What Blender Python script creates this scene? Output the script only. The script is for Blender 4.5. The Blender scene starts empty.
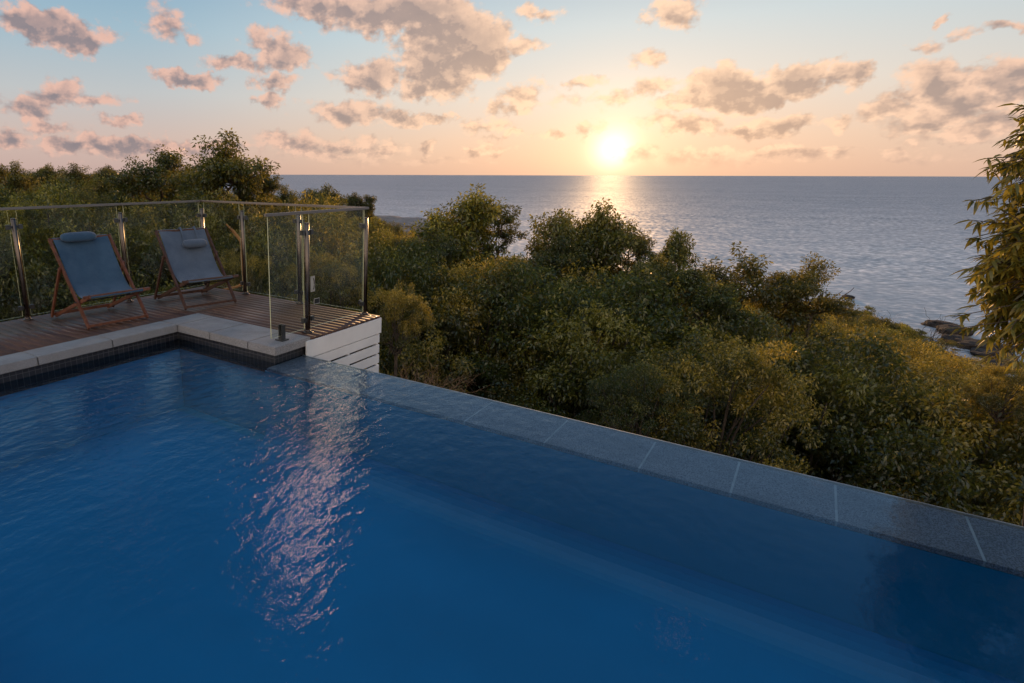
import bpy, math, random
import numpy as np
from mathutils import Matrix, Vector

SC = bpy.context.scene
COL = SC.collection
PI = math.pi
rad = math.radians

# ------------------------------------------------------------------ camera
F, CX, CY = 596.02, 342.15, 349.85
YAW, PIT, ROL = 0.65803, 0.28583, 0.00266
CAM = np.array([0.0, 0.0, 1.55])
W, H = 1024, 683
_fw = np.array([math.cos(PIT)*math.cos(YAW), math.cos(PIT)*math.sin(YAW), -math.sin(PIT)])
_r0 = np.array([math.sin(YAW), -math.cos(YAW), 0.0])
_u0 = np.cross(_r0, _fw)
_r = math.cos(ROL)*_r0 + math.sin(ROL)*_u0
_u = -math.sin(ROL)*_r0 + math.cos(ROL)*_u0

def ray(px, py):
    return _fw + _r*(px-CX)/F - _u*(py-CY)/F

def azel(px, py):
    d = ray(px, py)
    return math.degrees(math.atan2(d[1], d[0])), math.degrees(math.atan2(d[2], math.hypot(d[0], d[1])))

def sight(px, py, dist):
    """point seen in direction (px,py) at horizontal distance dist"""
    d = ray(px, py)
    return CAM + d*dist/math.hypot(d[0], d[1])

cd = bpy.data.cameras.new('camera')
cam = bpy.data.objects.new('camera', cd)
COL.objects.link(cam)
cd.sensor_width = 36.0
cd.lens = F*36.0/W
cd.shift_x = (W/2-CX)/W
cd.shift_y = (CY-H/2)/W
cd.clip_start = 0.05
cd.clip_end = 200000.0
m = Matrix.Identity(4)
for i in range(3):
    m[i][0] = _r[i]; m[i][1] = _u[i]; m[i][2] = -_fw[i]; m[i][3] = CAM[i]
cam.matrix_world = m
SC.camera = cam

SC.view_settings.view_transform = 'Standard'
SC.view_settings.look = 'None'
SC.view_settings.exposure = 0.0
SC.view_settings.gamma = 1.0
SC.render.engine = 'CYCLES'
SC.cycles.use_denoising = True
SC.cycles.max_bounces = 10
SC.cycles.diffuse_bounces = 2
SC.cycles.glossy_bounces = 4
SC.cycles.transmission_bounces = 4
SC.cycles.transparent_max_bounces = 24
SC.cycles.sample_clamp_indirect = 4.0
SC.cycles.sample_clamp_direct = 0.0
SC.cycles.caustics_reflective = False
SC.cycles.caustics_refractive = False

SUN_AZ, SUN_EL = 14.4, 2.1

# ------------------------------------------------------------------ node helper
class NT:
    def __init__(self, tree):
        self.t = tree
        self.n = tree.nodes
        self.l = tree.links
    def node(self, kind, **kw):
        nd = self.n.new(kind)
        for k, v in kw.items():
            setattr(nd, k, v)
        return nd
    def put(self, sock, v):
        if v is None:
            return
        if isinstance(v, bpy.types.NodeSocket):
            self.l.new(v, sock)
        else:
            if isinstance(v, (tuple, list)) and sock.type == 'RGBA' and len(v) == 3:
                v = (*v, 1.0)
            sock.default_value = v
    def math(self, op, a, b=None, c=None, clamp=False):
        nd = self.node('ShaderNodeMath', operation=op, use_clamp=clamp)
        self.put(nd.inputs[0], a); self.put(nd.inputs[1], b); self.put(nd.inputs[2], c)
        return nd.outputs[0]
    def vmath(self, op, a, b=None, c=None, out=0):
        nd = self.node('ShaderNodeVectorMath', operation=op)
        self.put(nd.inputs[0], a); self.put(nd.inputs[1], b); self.put(nd.inputs[2], c)
        return nd.outputs['Value'] if op in ('LENGTH', 'DOT_PRODUCT', 'DISTANCE') else nd.outputs[0]
    def scale(self, a, s):
        nd = self.node('ShaderNodeVectorMath', operation='SCALE')
        self.put(nd.inputs[0], a); self.put(nd.inputs['Scale'], s)
        return nd.outputs[0]
    def sep(self, a):
        nd = self.node('ShaderNodeSeparateXYZ'); self.put(nd.inputs[0], a)
        return nd.outputs
    def comb(self, x, y, z):
        nd = self.node('ShaderNodeCombineXYZ')
        self.put(nd.inputs[0], x); self.put(nd.inputs[1], y); self.put(nd.inputs[2], z)
        return nd.outputs[0]
    def mix(self, f, a, b, blend='MIX'):
        nd = self.node('ShaderNodeMix', data_type='RGBA', blend_type=blend)
        self.put(nd.inputs[0], f); self.put(nd.inputs[6], a); self.put(nd.inputs[7], b)
        return nd.outputs[2]
    def noise(self, vec, scale=5, detail=3, rough=0.5, dims='3D', lac=2.0, dist=0.0):
        nd = self.node('ShaderNodeTexNoise', noise_dimensions=dims)
        self.put(nd.inputs['Vector'], vec)
        nd.inputs['Scale'].default_value = scale
        nd.inputs['Detail'].default_value = detail
        nd.inputs['Roughness'].default_value = rough
        nd.inputs['Lacunarity'].default_value = lac
        nd.inputs['Distortion'].default_value = dist
        return nd.outputs[0], nd.outputs[1]
    def smooth(self, v, lo, hi, a=0.0, b=1.0):
        nd = self.node('ShaderNodeMapRange', interpolation_type='SMOOTHSTEP')
        self.put(nd.inputs['Value'], v)
        nd.inputs['From Min'].default_value = lo; nd.inputs['From Max'].default_value = hi
        nd.inputs['To Min'].default_value = a; nd.inputs['To Max'].default_value = b
        return nd.outputs[0]
    def ramp(self, f, stops):
        nd = self.node('ShaderNodeValToRGB')
        e = nd.color_ramp.elements
        while len(e) < len(stops):
            e.new(0.5)
        for el, (p, c) in zip(e, stops):
            el.position = p
            el.color = (*c, 1.0) if len(c) == 3 else c
        self.put(nd.inputs[0], f)
        return nd.outputs[0]

def material(name):
    mt = bpy.data.materials.new(name)
    mt.use_nodes = True
    mt.node_tree.nodes.clear()
    t = NT(mt.node_tree)
    out = t.node('ShaderNodeOutputMaterial')
    return mt, t, out

def principled(t, out, col, rough=0.5, metal=0.0, spec=0.5, normal=None):
    b = t.node('ShaderNodeBsdfPrincipled')
    t.put(b.inputs['Base Color'], col)
    t.put(b.inputs['Roughness'], rough)
    t.put(b.inputs['Metallic'], metal)
    t.put(b.inputs['Specular IOR Level'], spec)
    if normal is not None:
        t.put(b.inputs['Normal'], normal)
    t.l.new(b.outputs[0], out.inputs[0])
    return b

def bump(t, h, strength=0.3, dist=0.01):
    b = t.node('ShaderNodeBump')
    b.inputs['Strength'].default_value = strength
    b.inputs['Distance'].default_value = dist
    t.put(b.inputs['Height'], h)
    return b.outputs[0]

# ------------------------------------------------------------------ world: evening sky with scattered clouds
CLOUDS = [  # px, py, half width, half height, thickness
 (42,24,40,19,1.5),(85,38,34,17,1.3),(20,15,18,10,.9),(160,20,24,18,.6),(176,34,14,8,.5),
 (266,40,28,15,.9),(284,60,30,14,1.0),(232,62,32,8,.7),(250,66,20,8,.7),(188,80,30,9,1.2),(276,87,22,11,1.1),(266,106,22,9,1.1),
 (60,92,38,15,1.0),(22,106,32,15,1.1),(105,98,20,8,.6),(128,120,15,6,.7),(75,147,34,9,1.0),(130,145,60,10,1.3),(205,146,40,8,.9),
 (0,140,24,12,1.0),(292,147,42,11,.8),(352,147,42,9,.7),(330,158,60,7,.5),(374,74,38,18,1.2),(350,112,42,13,1.0),(402,118,28,7,.9),
 (442,119,20,5,.8),(428,145,11,8,.9),(486,147,24,6,.8),(492,123,28,6,.6),
 (340,4,70,15,1.1),(405,12,75,24,1.5),(452,32,48,30,1.5),(440,72,34,30,1.4),(472,50,32,30,1.4),(506,43,24,11,.9),(420,92,26,10,.9),
 (526,12,18,11,.8),(546,13,16,7,.5),(526,93,24,14,.7),(520,106,24,8,.7),(574,88,14,7,.6),(515,134,22,5,.6),(500,104,16,6,.5),
 (668,12,24,16,.9),(640,62,22,9,.6),(650,93,32,9,.6),(668,110,20,8,.5),(732,91,34,21,1.5),(704,99,26,12,1.0),(800,80,48,17,1.5),(846,75,24,11,1.1),(768,92,24,12,1.2),
 (690,103,24,9,.8),(790,123,38,11,1.2),(746,128,36,7,1.0),(690,126,30,9,.8),(662,122,26,8,.6),(700,158,66,8,1.0),(640,152,24,10,.8),(784,155,56,8,.9),(820,151,24,5,.7),
 (914,154,38,6,.7),(930,88,42,23,1.2),(880,112,34,11,1.0),(962,106,44,15,1.1),(1002,84,40,19,1.2),(922,122,64,12,.9),(900,96,28,11,.8),(992,122,44,11,.8),(960,136,60,8,.6),
 (1006,32,28,7,.7),(940,43,26,7,.6),(952,22,8,6,.6),(590,128,14,5,.5),(560,136,16,4,.5),(600,104,30,6,.4),
 (150,168,80,5,.5),(420,160,60,4,.4),(40,128,40,6,.6)]

def build_world():
    w = bpy.data.worlds.new('World')
    SC.world = w
    w.use_nodes = True
    w.node_tree.nodes.clear()
    gt = bpy.data.node_groups.new('evening_sky', 'ShaderNodeTree')
    gt.interface.new_socket('Background', in_out='OUTPUT', socket_type='NodeSocketShader')
    t = NT(gt)
    out = t.node('NodeGroupOutput')
    tc = t.node('ShaderNodeTexCoord')
    d = t.vmath('NORMALIZE', tc.outputs['Generated'])
    x, y, z = t.sep(d)[:]
    az = t.math('MULTIPLY', t.math('ARCTAN2', y, x), 180/PI)
    el = t.math('MULTIPLY', t.math('ARCSINE', z), 180/PI)
    sd = (math.cos(rad(SUN_EL))*math.cos(rad(SUN_AZ)), math.cos(rad(SUN_EL))*math.sin(rad(SUN_AZ)), math.sin(rad(SUN_EL)))
    # clear sky
    sky = t.node('ShaderNodeTexSky', sky_type='NISHITA')
    sky.sun_disc = False
    sky.sun_elevation = rad(SUN_EL)
    sky.sun_rotation = rad(90-SUN_AZ)
    sky.altitude = 10
    sky.air_density = 1.0
    sky.dust_density = 1.5
    sky.ozone_density = 2.0
    eln = t.math('DIVIDE', el, 60.0, clamp=True)
    k = lambda c: tuple(v for v in c)
    gsun = t.ramp(eln, [(0.0, k((.72,.47,.34))), (0.05, k((.77,.57,.44))), (0.11, k((.73,.67,.60))), (0.19, k((.56,.65,.68))), (0.245, k((.42,.54,.62))), (0.34, k((.17,.30,.46))), (0.5, k((.10,.20,.36)))])
    gside = t.ramp(eln, [(0.0, k((.56,.40,.36))), (0.05, k((.62,.48,.43))), (0.11, k((.52,.54,.55))), (0.19, k((.35,.49,.58))), (0.245, k((.26,.42,.55))), (0.34, k((.13,.26,.42))), (0.5, k((.09,.18,.33)))])
    gback = t.ramp(eln, [(0.0, k((.95,.74,.60))), (0.12, k((1.55,1.20,.94))), (0.3, k((1.42,1.22,1.04))), (0.6, k((.62,.68,.76))), (1.0, k((.18,.28,.44)))])  # sky behind the camera brightened as front fill for the foreground
    sh = Vector((math.cos(rad(SUN_AZ)), math.sin(rad(SUN_AZ)), 0))
    hl = t.math('MAXIMUM', t.math('SQRT', t.math('ADD', t.math('MULTIPLY', x, x), t.math('MULTIPLY', y, y))), 1e-4)
    ca = t.math('DIVIDE', t.vmath('DOT_PRODUCT', d, tuple(sh)), hl)
    g = t.mix(t.smooth(ca, 0.74, 1.0), gside, gsun)
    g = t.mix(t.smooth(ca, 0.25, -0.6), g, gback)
    # glow of the low sun
    cs = t.vmath('DOT_PRODUCT', d, sd)
    ang = t.math('MULTIPLY', t.math('ARCCOSINE', t.math('MINIMUM', cs, 0.9999999)), 180/PI)
    def gauss(s):
        q = t.math('DIVIDE', ang, s)
        return t.math('EXPONENT', t.math('MULTIPLY', t.math('MULTIPLY', q, q), -1.0))
    glow = t.scale((1.0, .66, .36), t.math('MULTIPLY', gauss(14.0), .11))
    glow = t.vmath('ADD', glow, t.scale((1.0, .66, .34), t.math('MULTIPLY', gauss(4.4), .30)))
    core = t.scale((1.0, .80, .56), t.math('MULTIPLY', gauss(1.45), 1.1))
    # clouds as soft puffs at fixed bearings
    p0 = t.comb(az, el, 0.0)
    n1, c1 = t.noise(p0, .16, 2, .6, '2D')
    n2, c2 = t.noise(p0, .75, 3, .62, '2D')
    wv = t.vmath('SUBTRACT', c1, (.5, .5, .5))
    wv2 = t.vmath('SUBTRACT', c2, (.5, .5, .5))
    p = t.vmath('ADD', t.vmath('MULTIPLY', wv, (5.0, 2.4, 0)), p0)
    p = t.vmath('ADD', t.vmath('MULTIPLY', wv2, (2.0, 1.5, 0)), p)
    blobs = []
    for (bx, by, bw, bh, th) in CLOUDS:
        a0, e0 = azel(bx, by); a1, _ = azel(bx+bw, by); _, e1 = azel(bx, by-bh)
        blobs.append((a0, e0, abs(a1-a0)*1.18, abs(e1-e0)*1.22, th))
    # the same field goes on above and beside the frame
    high = [(62, 20, 9, 1.5, 1.2), (66, 25, 10, 2.0, 1.1), (58, 29, 5, 1.6, .8), (30, 20, 8, 2, 1.0), (12, 19, 8, 2, .8), (55, 18, 8, 2, .9),
              (20, 24, 8, 3, .9), (8, 30, 9, 3, .9), (30, 45, 10, 5, .9), (-8, 22, 7, 2, .9), (75, 40, 12, 5, 1), (-30, 14, 10, 3, 1.1), (-50, 9, 14, 3, 1.1), (95, 12, 12, 4, 1.1), (120, 18, 16, 5, 1), (-90, 20, 18, 6, 1), (150, 30, 18, 6, 1), (-140, 25, 20, 7, 1),
              (76, 9, 8, 2, 1), (-22, 8, 8, 2, 1)]
    nearsun = t.smooth(ang, 42, 4)
    fb, _ = t.noise(t.vmath('MULTIPLY', p0, (1.0, 1.5, 1)), .50, 5, .58, '2D')
    fb2, _ = t.noise(t.vmath('MULTIPLY_ADD', p0, (1.0, 1.5, 1), (.45, -.6, 0)), .50, 3, .58, '2D')
    csh = t.mix(nearsun, (.255,.225,.25), (.42,.315,.27))
    clt = t.mix(nearsun, (.78,.49,.40), (1.0,.69,.48))
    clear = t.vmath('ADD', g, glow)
    # rosy cloud above the frame, made over-bright so its pool reflection shows
    rc = t.math('MULTIPLY_ADD', el, .36, 30.2)
    rd = t.math('ABSOLUTE', t.math('SUBTRACT', t.math('MULTIPLY_ADD', t.math('SUBTRACT', fb, .5), 5.0, az), rc))
    rosy = t.math('MULTIPLY', t.smooth(rd, 1.35, .45), t.math('MULTIPLY', t.smooth(el, 17.5, 20), t.smooth(el, 40, 36)))
    rcol = t.mix(t.smooth(el, 20, 31), (4.4, 3.2, 2.5), (9.0, 5.0, 3.4))
    def sky_part(bl, high_part):
        D = -3.0; Ds = 0.0
        for (a0, e0, aw, eh, th) in bl:
            dx = 1.0 if a0 > SUN_AZ else -1.0
            q = t.vmath('MULTIPLY_ADD', p, (1/aw, 1/eh, 0), (-a0/aw, -e0/eh, 0))
            v = t.math('MULTIPLY_ADD', t.vmath('LENGTH', q), -th, th)
            D = t.math('MAXIMUM', v, D)
            Ds = t.math('MULTIPLY_ADD', t.vmath('DOT_PRODUCT', q, (-.45*dx, .85, 0)), t.math('MAXIMUM', v, 0.0), Ds)
        if high_part:
            D = t.math('MULTIPLY', t.math('SUBTRACT', n1, .74), 6.0)
        Dn = t.math('MULTIPLY_ADD', t.math('SUBTRACT', fb, .40), 1.2, D)
        alpha = t.smooth(Dn, .02, .55)
        alpha = t.math('MULTIPLY', alpha, t.smooth(el, .2, 2.2))
        rim = t.math('SUBTRACT', fb, fb2)
        lit = t.math('MULTIPLY_ADD', rim, 2.6, t.math('MULTIPLY_ADD', Ds, 1.2, .80), clamp=True)
        lit = t.math('SUBTRACT', lit, t.math('MULTIPLY', t.smooth(Dn, .40, 1.3), .78), clamp=True)
        lit = t.math('MULTIPLY_ADD', lit, t.math('MULTIPLY_ADD', rim, 1.2, .80), t.math('MULTIPLY_ADD', fb, .24, -.05), clamp=True)
        ccol = t.mix(lit, csh, clt)
        if high_part:
            ccol = t.mix(t.smooth(ca, .1, -.6), ccol, (.85,.62,.58))
        ccol = t.vmath('ADD', ccol, t.scale(glow, .5))
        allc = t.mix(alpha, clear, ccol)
        if high_part:
            allc = t.mix(rosy, allc, rcol)
        else:
            allc = t.vmath('ADD', allc, t.scale(core, t.math('MULTIPLY_ADD', alpha, -.85, 1.0)))
        allc = t.mix(t.smooth(z, -0.004, -0.02), allc, (.10,.10,.10))
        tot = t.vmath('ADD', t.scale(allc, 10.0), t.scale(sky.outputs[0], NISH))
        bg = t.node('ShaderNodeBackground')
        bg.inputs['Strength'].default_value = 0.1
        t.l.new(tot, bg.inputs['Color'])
        return bg.outputs[0]
    sh_ = sky_part([], True)
    edges = [-16, 7, 24, 72]
    low = t.math('LESS_THAN', el, 17.0)
    for lo, hi in zip(edges[:-1], edges[1:]):
        bl = [b for b in blobs+high if b[0]+b[2]*1.25+3.2 > lo and b[0]-b[2]*1.25-3.2 < hi and b[1]-b[3] < 19]
        part = sky_part(bl, False)
        f = t.math('MULTIPLY', t.math('MULTIPLY', t.math('GREATER_THAN', az, lo), t.math('LESS_THAN', az, hi)), low)
        mx = t.node('ShaderNodeMixShader')
        t.l.new(f, mx.inputs[0]); t.l.new(sh_, mx.inputs[1]); t.l.new(part, mx.inputs[2])
        sh_ = mx.outputs[0]
    t.l.new(sh_, out.inputs[0])
    wt = NT(w.node_tree)
    gn = wt.node('ShaderNodeGroup'); gn.node_tree = gt
    wt.l.new(gn.outputs[0], wt.node('ShaderNodeOutputWorld').inputs[0])
    w.cycles.sampling_method = 'NONE'

NISH = 0.12
build_world()

sl = bpy.data.lights.new('sun', 'SUN')
sl.energy = 3.2
sl.angle = rad(1.5)
sl.color = (1.0, .56, .24)
so = bpy.data.objects.new('sun', sl)
COL.objects.link(so)
_el = rad(4.2)
dv = Vector((math.cos(_el)*math.cos(rad(SUN_AZ)), math.cos(_el)*math.sin(rad(SUN_AZ)), math.sin(_el)))
so.rotation_euler = dv.to_track_quat('Z', 'Y').to_euler()

# ------------------------------------------------------------------ mesh helpers
class MB:
    """collects verts / faces"""
    def __init__(self):
        self.v = []; self.f = []; self.mi = []; self.mat = 0
    def add(self, vs, fs):
        o = len(self.v)
        self.v += [tuple(map(float, q)) for q in vs]
        for q in fs:
            self.f.append([o+i for i in q]); self.mi.append(self.mat)
    def box(self, x0, x1, y0, y1, z0, z1, bev=0.0):
        if bev <= 0:
            vs = [(x, y, z) for x in (x0, x1) for y in (y0, y1) for z in (z0, z1)]
            self.add(vs, [(0,1,3,2),(4,6,7,5),(0,4,5,1),(2,3,7,6),(0,2,6,4),(1,5,7,3)])
        else:
            import bmesh
            bm = bmesh.new()
            bmesh.ops.create_cube(bm, size=1.0)
            for q in bm.verts:
                q.co = Vector(((x0+x1)/2+q.co.x*(x1-x0), (y0+y1)/2+q.co.y*(y1-y0), (z0+z1)/2+q.co.z*(z1-z0)))
            bmesh.ops.bevel(bm, geom=bm.edges[:], offset=bev, segments=2, affect='EDGES')
            bm.verts.index_update()
            self.add([q.co[:] for q in bm.verts], [[q.index for q in fc.verts] for fc in bm.faces])
            bm.free()
    def bar(self, a, b, w, h, up=(0,0,1), bev=0.0):
        """rectangular bar from a to b; w across, h along 'up'"""
        a = Vector(a); b = Vector(b); d = (b-a); L = d.length; d.normalize()
        u = Vector(up); s = d.cross(u)
        if s.length < 1e-4:
            s = d.cross(Vector((1, 0, 0)))
        s.normalize(); u = s.cross(d).normalized()
        o = len(self.v)
        self.box(-w/2, w/2, 0, L, -h/2, h/2, bev)
        for i in range(o, len(self.v)):
            x, y, z = self.v[i]
            self.v[i] = tuple(a + s*x + d*y + u*z)
    def tube(self, pts, rs, n=10, cap=True):
        pts = [Vector(q) for q in pts]
        if not isinstance(rs, (list, tuple)):
            rs = [rs]*len(pts)
        rings = []
        ref = Vector((0, 0, 1))
        for i, q in enumerate(pts):
            d = (pts[min(i+1, len(pts)-1)]-pts[max(i-1, 0)]).normalized()
            s = d.cross(ref)
            if s.length < .05:
                s = d.cross(Vector((1, 0, 0)))
            s.normalize(); u = s.cross(d)
            rings.append([q+(s*math.cos(2*PI*k/n)+u*math.sin(2*PI*k/n))*rs[i] for k in range(n)])
        vs = [q for r_ in rings for q in r_]
        fs = []
        for i in range(len(pts)-1):
            for k in range(n):
                fs.append((i*n+k, i*n+(k+1) % n, (i+1)*n+(k+1) % n, (i+1)*n+k))
        if cap:
            fs.append(tuple(range(n-1, -1, -1)))
            fs.append(tuple((len(pts)-1)*n+k for k in range(n)))
        self.add(vs, fs)
    def cyl(self, x, y, z0, z1, r0, n=20, bev=0.0):
        if bev > 0:
            self.tube([(x,y,z0),(x,y,z0+bev),(x,y,z1-bev),(x,y,z1)], [r0-bev,r0,r0,r0-bev], n)
        else:
            self.tube([(x,y,z0),(x,y,z1)], r0, n)
    def build(self, name, mats, parent=None, smooth=False, loc=None):
        me = bpy.data.meshes.new(name)
        me.from_pydata(self.v, [], self.f)
        if not isinstance(mats, (list, tuple)):
            mats = [mats]
        for q in mats:
            me.materials.append(q)
        me.polygons.foreach_set('material_index', self.mi)
        if smooth:
            me.polygons.foreach_set('use_smooth', [True]*len(me.polygons))
        me.update()
        o = bpy.data.objects.new(name, me)
        COL.objects.link(o)
        if parent:
            o.parent = parent
        if loc:
            o.location = loc
        return o

def np_mesh(name, V, Q, mat, tint=None, smooth=False):
    me = bpy.data.meshes.new(name)
    n, k = len(Q), Q.shape[1]
    me.vertices.add(len(V)); me.vertices.foreach_set('co', V.astype(np.float32).ravel())
    me.loops.add(n*k); me.loops.foreach_set('vertex_index', Q.astype(np.int32).ravel())
    me.polygons.add(n)
    me.polygons.foreach_set('loop_start', np.arange(0, n*k, k, dtype=np.int32))
    me.polygons.foreach_set('loop_total', np.full(n, k, dtype=np.int32))
    if smooth:
        me.polygons.foreach_set('use_smooth', np.ones(n, dtype=bool))
    me.materials.append(mat)
    if tint is not None:
        at = me.attributes.new('tint', 'FLOAT', 'POINT')
        at.data.foreach_set('value', tint.astype(np.float32))
    me.update(calc_edges=True)
    return me

def tag(o, label=None, cat=None, group=None, kind=None):
    if label: o['label'] = label
    if cat: o['category'] = cat
    if group: o['group'] = group
    if kind: o['kind'] = kind
    return o

def empty(name, loc=(0, 0, 0), rz=0.0):
    o = bpy.data.objects.new(name, None)
    o.empty_display_size = .2
    COL.objects.link(o)
    o.location = loc
    o.rotation_euler = (0, 0, rz)
    return o

# ------------------------------------------------------------------ materials
def mat_granite(name, base, dark=.45, scale=260):
    mt, t, out = material(name)
    tc = t.node('ShaderNodeTexCoord')
    n1, _ = t.noise(tc.outputs['Object'], scale, 3, .7)
    n2, _ = t.noise(tc.outputs['Object'], 3.0, 4, .6)
    n3, _ = t.noise(tc.outputs['Object'], 90, 2, .5)
    c = t.mix(t.smooth(n1, .36, .62), tuple(v*dark for v in base), tuple(min(1, v*1.25) for v in base))
    c = t.mix(t.math('MULTIPLY', t.smooth(n2, .35, .75), .45), c, tuple(v*.55 for v in base))
    c = t.mix(t.math('MULTIPLY', t.smooth(n3, .55, .7), .35), c, (base[0]*1.3, base[1]*1.1, base[2]*.95))
    principled(t, out, c, t.smooth(n2, .3, .7, .45, .75), normal=bump(t, n1, .15, .002))
    return mt

M = {}
M['granite'] = mat_granite('granite', (.33, .315, .31), .40, 190)
M['ledge'] = mat_granite('ledge_granite', (.42, .40, .41), .32, 150)
def mat_plain(name, col, rough=.5, metal=0.0, var=.15, nscale=8, spec=.5):
    mt, t, out = material(name)
    tc = t.node('ShaderNodeTexCoord')
    n, _ = t.noise(tc.outputs['Object'], nscale, 4, .6)
    c = t.mix(t.smooth(n, .3, .7), tuple(v*(1-var) for v in col), tuple(v*(1+var) for v in col))
    principled(t, out, c, t.smooth(n, .3, .7, rough*.8, min(1, rough*1.2)), metal, spec)
    return mt
M['grout'] = mat_plain('pale_grout', (.62, .60, .56), .8)
M['dark_grout'] = mat_plain('grey_grout', (.20, .19, .18), .8)
M['edge_glint'] = mat_plain('film_glint', (.75, .68, .60), .5)  # pale colour stands for sky light caught in the water film
M['steel'] = mat_plain('dark_steel_post', (.13, .11, .10), .24, 1.0, .2, 5)
M['rail_steel'] = mat_plain('rail_steel', (.26, .23, .21), .42, 1.0, .1, 3)
M['dark_steel'] = mat_plain('dark_steel', (.10, .10, .10), .35, .8)
M['white_paint'] = mat_plain('white_paint', (.82, .80, .78), .5, 0, .05, 3)
M['dark_void'] = mat_plain('dark_timber_shade', (.02, .017, .014), .9)  # deck frame timber, also the painted shade behind the slats
M['chair_wood'] = mat_plain('oiled_hardwood', (.15, .052, .026), .45, 0, .35, 25)
M['chair_wood_dark'] = mat_plain('dark_hardwood', (.085, .038, .024), .45, 0, .35, 25)
M['bark'] = mat_plain('bark', (.085, .06, .042), .9, 0, .4, 9)
M['dry_twig'] = mat_plain('dry_twig', (.30, .17, .085), .9, 0, .4, 12)
M['orange_wood'] = mat_plain('orange_dead_wood', (.36, .17, .06), .9, 0, .3, 12)
M['sticker'] = mat_plain('pale_sticker', (.42, .39, .34), .5)
M['black'] = mat_plain('black_print', (.015, .015, .015), .6)

def mat_fabric(name, a, b):
    mt, t, out = material(name)
    tc = t.node('ShaderNodeTexCoord')
    n, _ = t.noise(tc.outputs['Object'], 4.5, 4, .65)
    w1 = t.node('ShaderNodeTexWave'); w1.inputs['Scale'].default_value = 160; w1.bands_direction = 'X'
    t.put(w1.inputs['Vector'], tc.outputs['Object'])
    c = t.mix(t.smooth(n, .3, .72), a, b)
    c = t.mix(t.math('MULTIPLY', w1.outputs['Fac'], .25), c, tuple(v*.6 for v in a))
    b_ = principled(t, out, c, .9, 0, .2, bump(t, t.math('MULTIPLY_ADD', w1.outputs['Fac'], .06, n), .55, .02))
    b_.inputs['Sheen Weight'].default_value = .3
    return mt
M['teal_canvas'] = mat_fabric('teal_canvas', (.034, .082, .145), (.058, .118, .19))
M['grey_canvas'] = mat_fabric('greyblue_canvas', (.085, .115, .165), (.125, .16, .215))

def mat_deck():
    mt, t, out = material('deck_boards')
    tc = t.node('ShaderNodeTexCoord')
    at = t.node('ShaderNodeAttribute', attribute_name='tint')
    v = t.vmath('MULTIPLY', tc.outputs['Object'], (22, 1.3, 1))
    v = t.vmath('ADD', v, t.comb(t.math('MULTIPLY', at.outputs['Fac'], 60), t.math('MULTIPLY', at.outputs['Fac'], 31), 0))
    n, _ = t.noise(v, 2.2, 5, .65)
    n2, _ = t.noise(tc.outputs['Object'], 1.4, 3, .6)
    c = t.mix(at.outputs['Fac'], (.058, .025, .015), (.125, .056, .032))
    c = t.mix(t.smooth(n, .35, .75, 0, .6), c, (.06, .035, .024))
    c = t.mix(t.smooth(n2, .4, .7, 0, .30), c, (.15, .09, .06))
    principled(t, out, c, t.smooth(n2, .3, .7, .32, .6), 0, .5, bump(t, n, .25, .003))
    return mt
M['deck'] = mat_deck()

def mat_pool_tile(name, a, b, joint, s, low=0.0):
    mt, t, out = material(name)
    tc = t.node('ShaderNodeTexCoord')
    br = t.node('ShaderNodeTexBrick')
    br.offset = 0.0; br.squash = 1.0
    geo = t.node('ShaderNodeNewGeometry')
    nx, ny, nz = t.sep(t.vmath('ABSOLUTE', geo.outputs['Normal']))[:]
    x, y, z = t.sep(tc.outputs['Object'])[:]
    u = t.math('ADD', t.math('MULTIPLY', x, t.math('SUBTRACT', 1.0, nx)), t.math('MULTIPLY', y, nx))
    vv = t.math('ADD', t.math('MULTIPLY', z, t.math('SUBTRACT', 1.0, nz)), t.math('MULTIPLY', y, nz))
    t.put(br.inputs['Vector'], t.comb(u, vv, 0))
    br.inputs['Scale'].default_value = 1.0
    br.inputs['Brick Width'].default_value = s
    br.inputs['Row Height'].default_value = s*(2.2 if low else 1)
    br.inputs['Mortar Size'].default_value = s*.04
    t.put(br.inputs['Color1'], a); t.put(br.inputs['Color2'], b); t.put(br.inputs['Mortar'], joint)
    n, _ = t.noise(tc.outputs['Object'], .7, 3, .6)
    c = t.mix(t.smooth(n, .3, .7, 0, .35), br.outputs['Color'], tuple(v*.6 for v in a))
    principled(t, out, c, .35, 0, .4)
    return mt
M['pool_blue'] = mat_pool_tile('pool_blue_plaster', (.0, .365, .67), (.0, .37, .68), (.0, .355, .655), .03)
M['pool_wall_lit'] = mat_pool_tile('pool_wall_lit_plaster', (.03, .56, .86), (.03, .57, .87), (.03, .54, .84), .03)  # deck-side wall, lightened in colour to offset its shading
M['pool_side'] = mat_pool_tile('pool_side_plaster', (.0, .39, .60), (.0, .395, .61), (.0, .38, .585), .03)
M['waterline'] = mat_pool_tile('waterline_tile', (.016, .016, .020), (.03, .03, .034), (.11, .10, .10), .055, 1.0)

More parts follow.
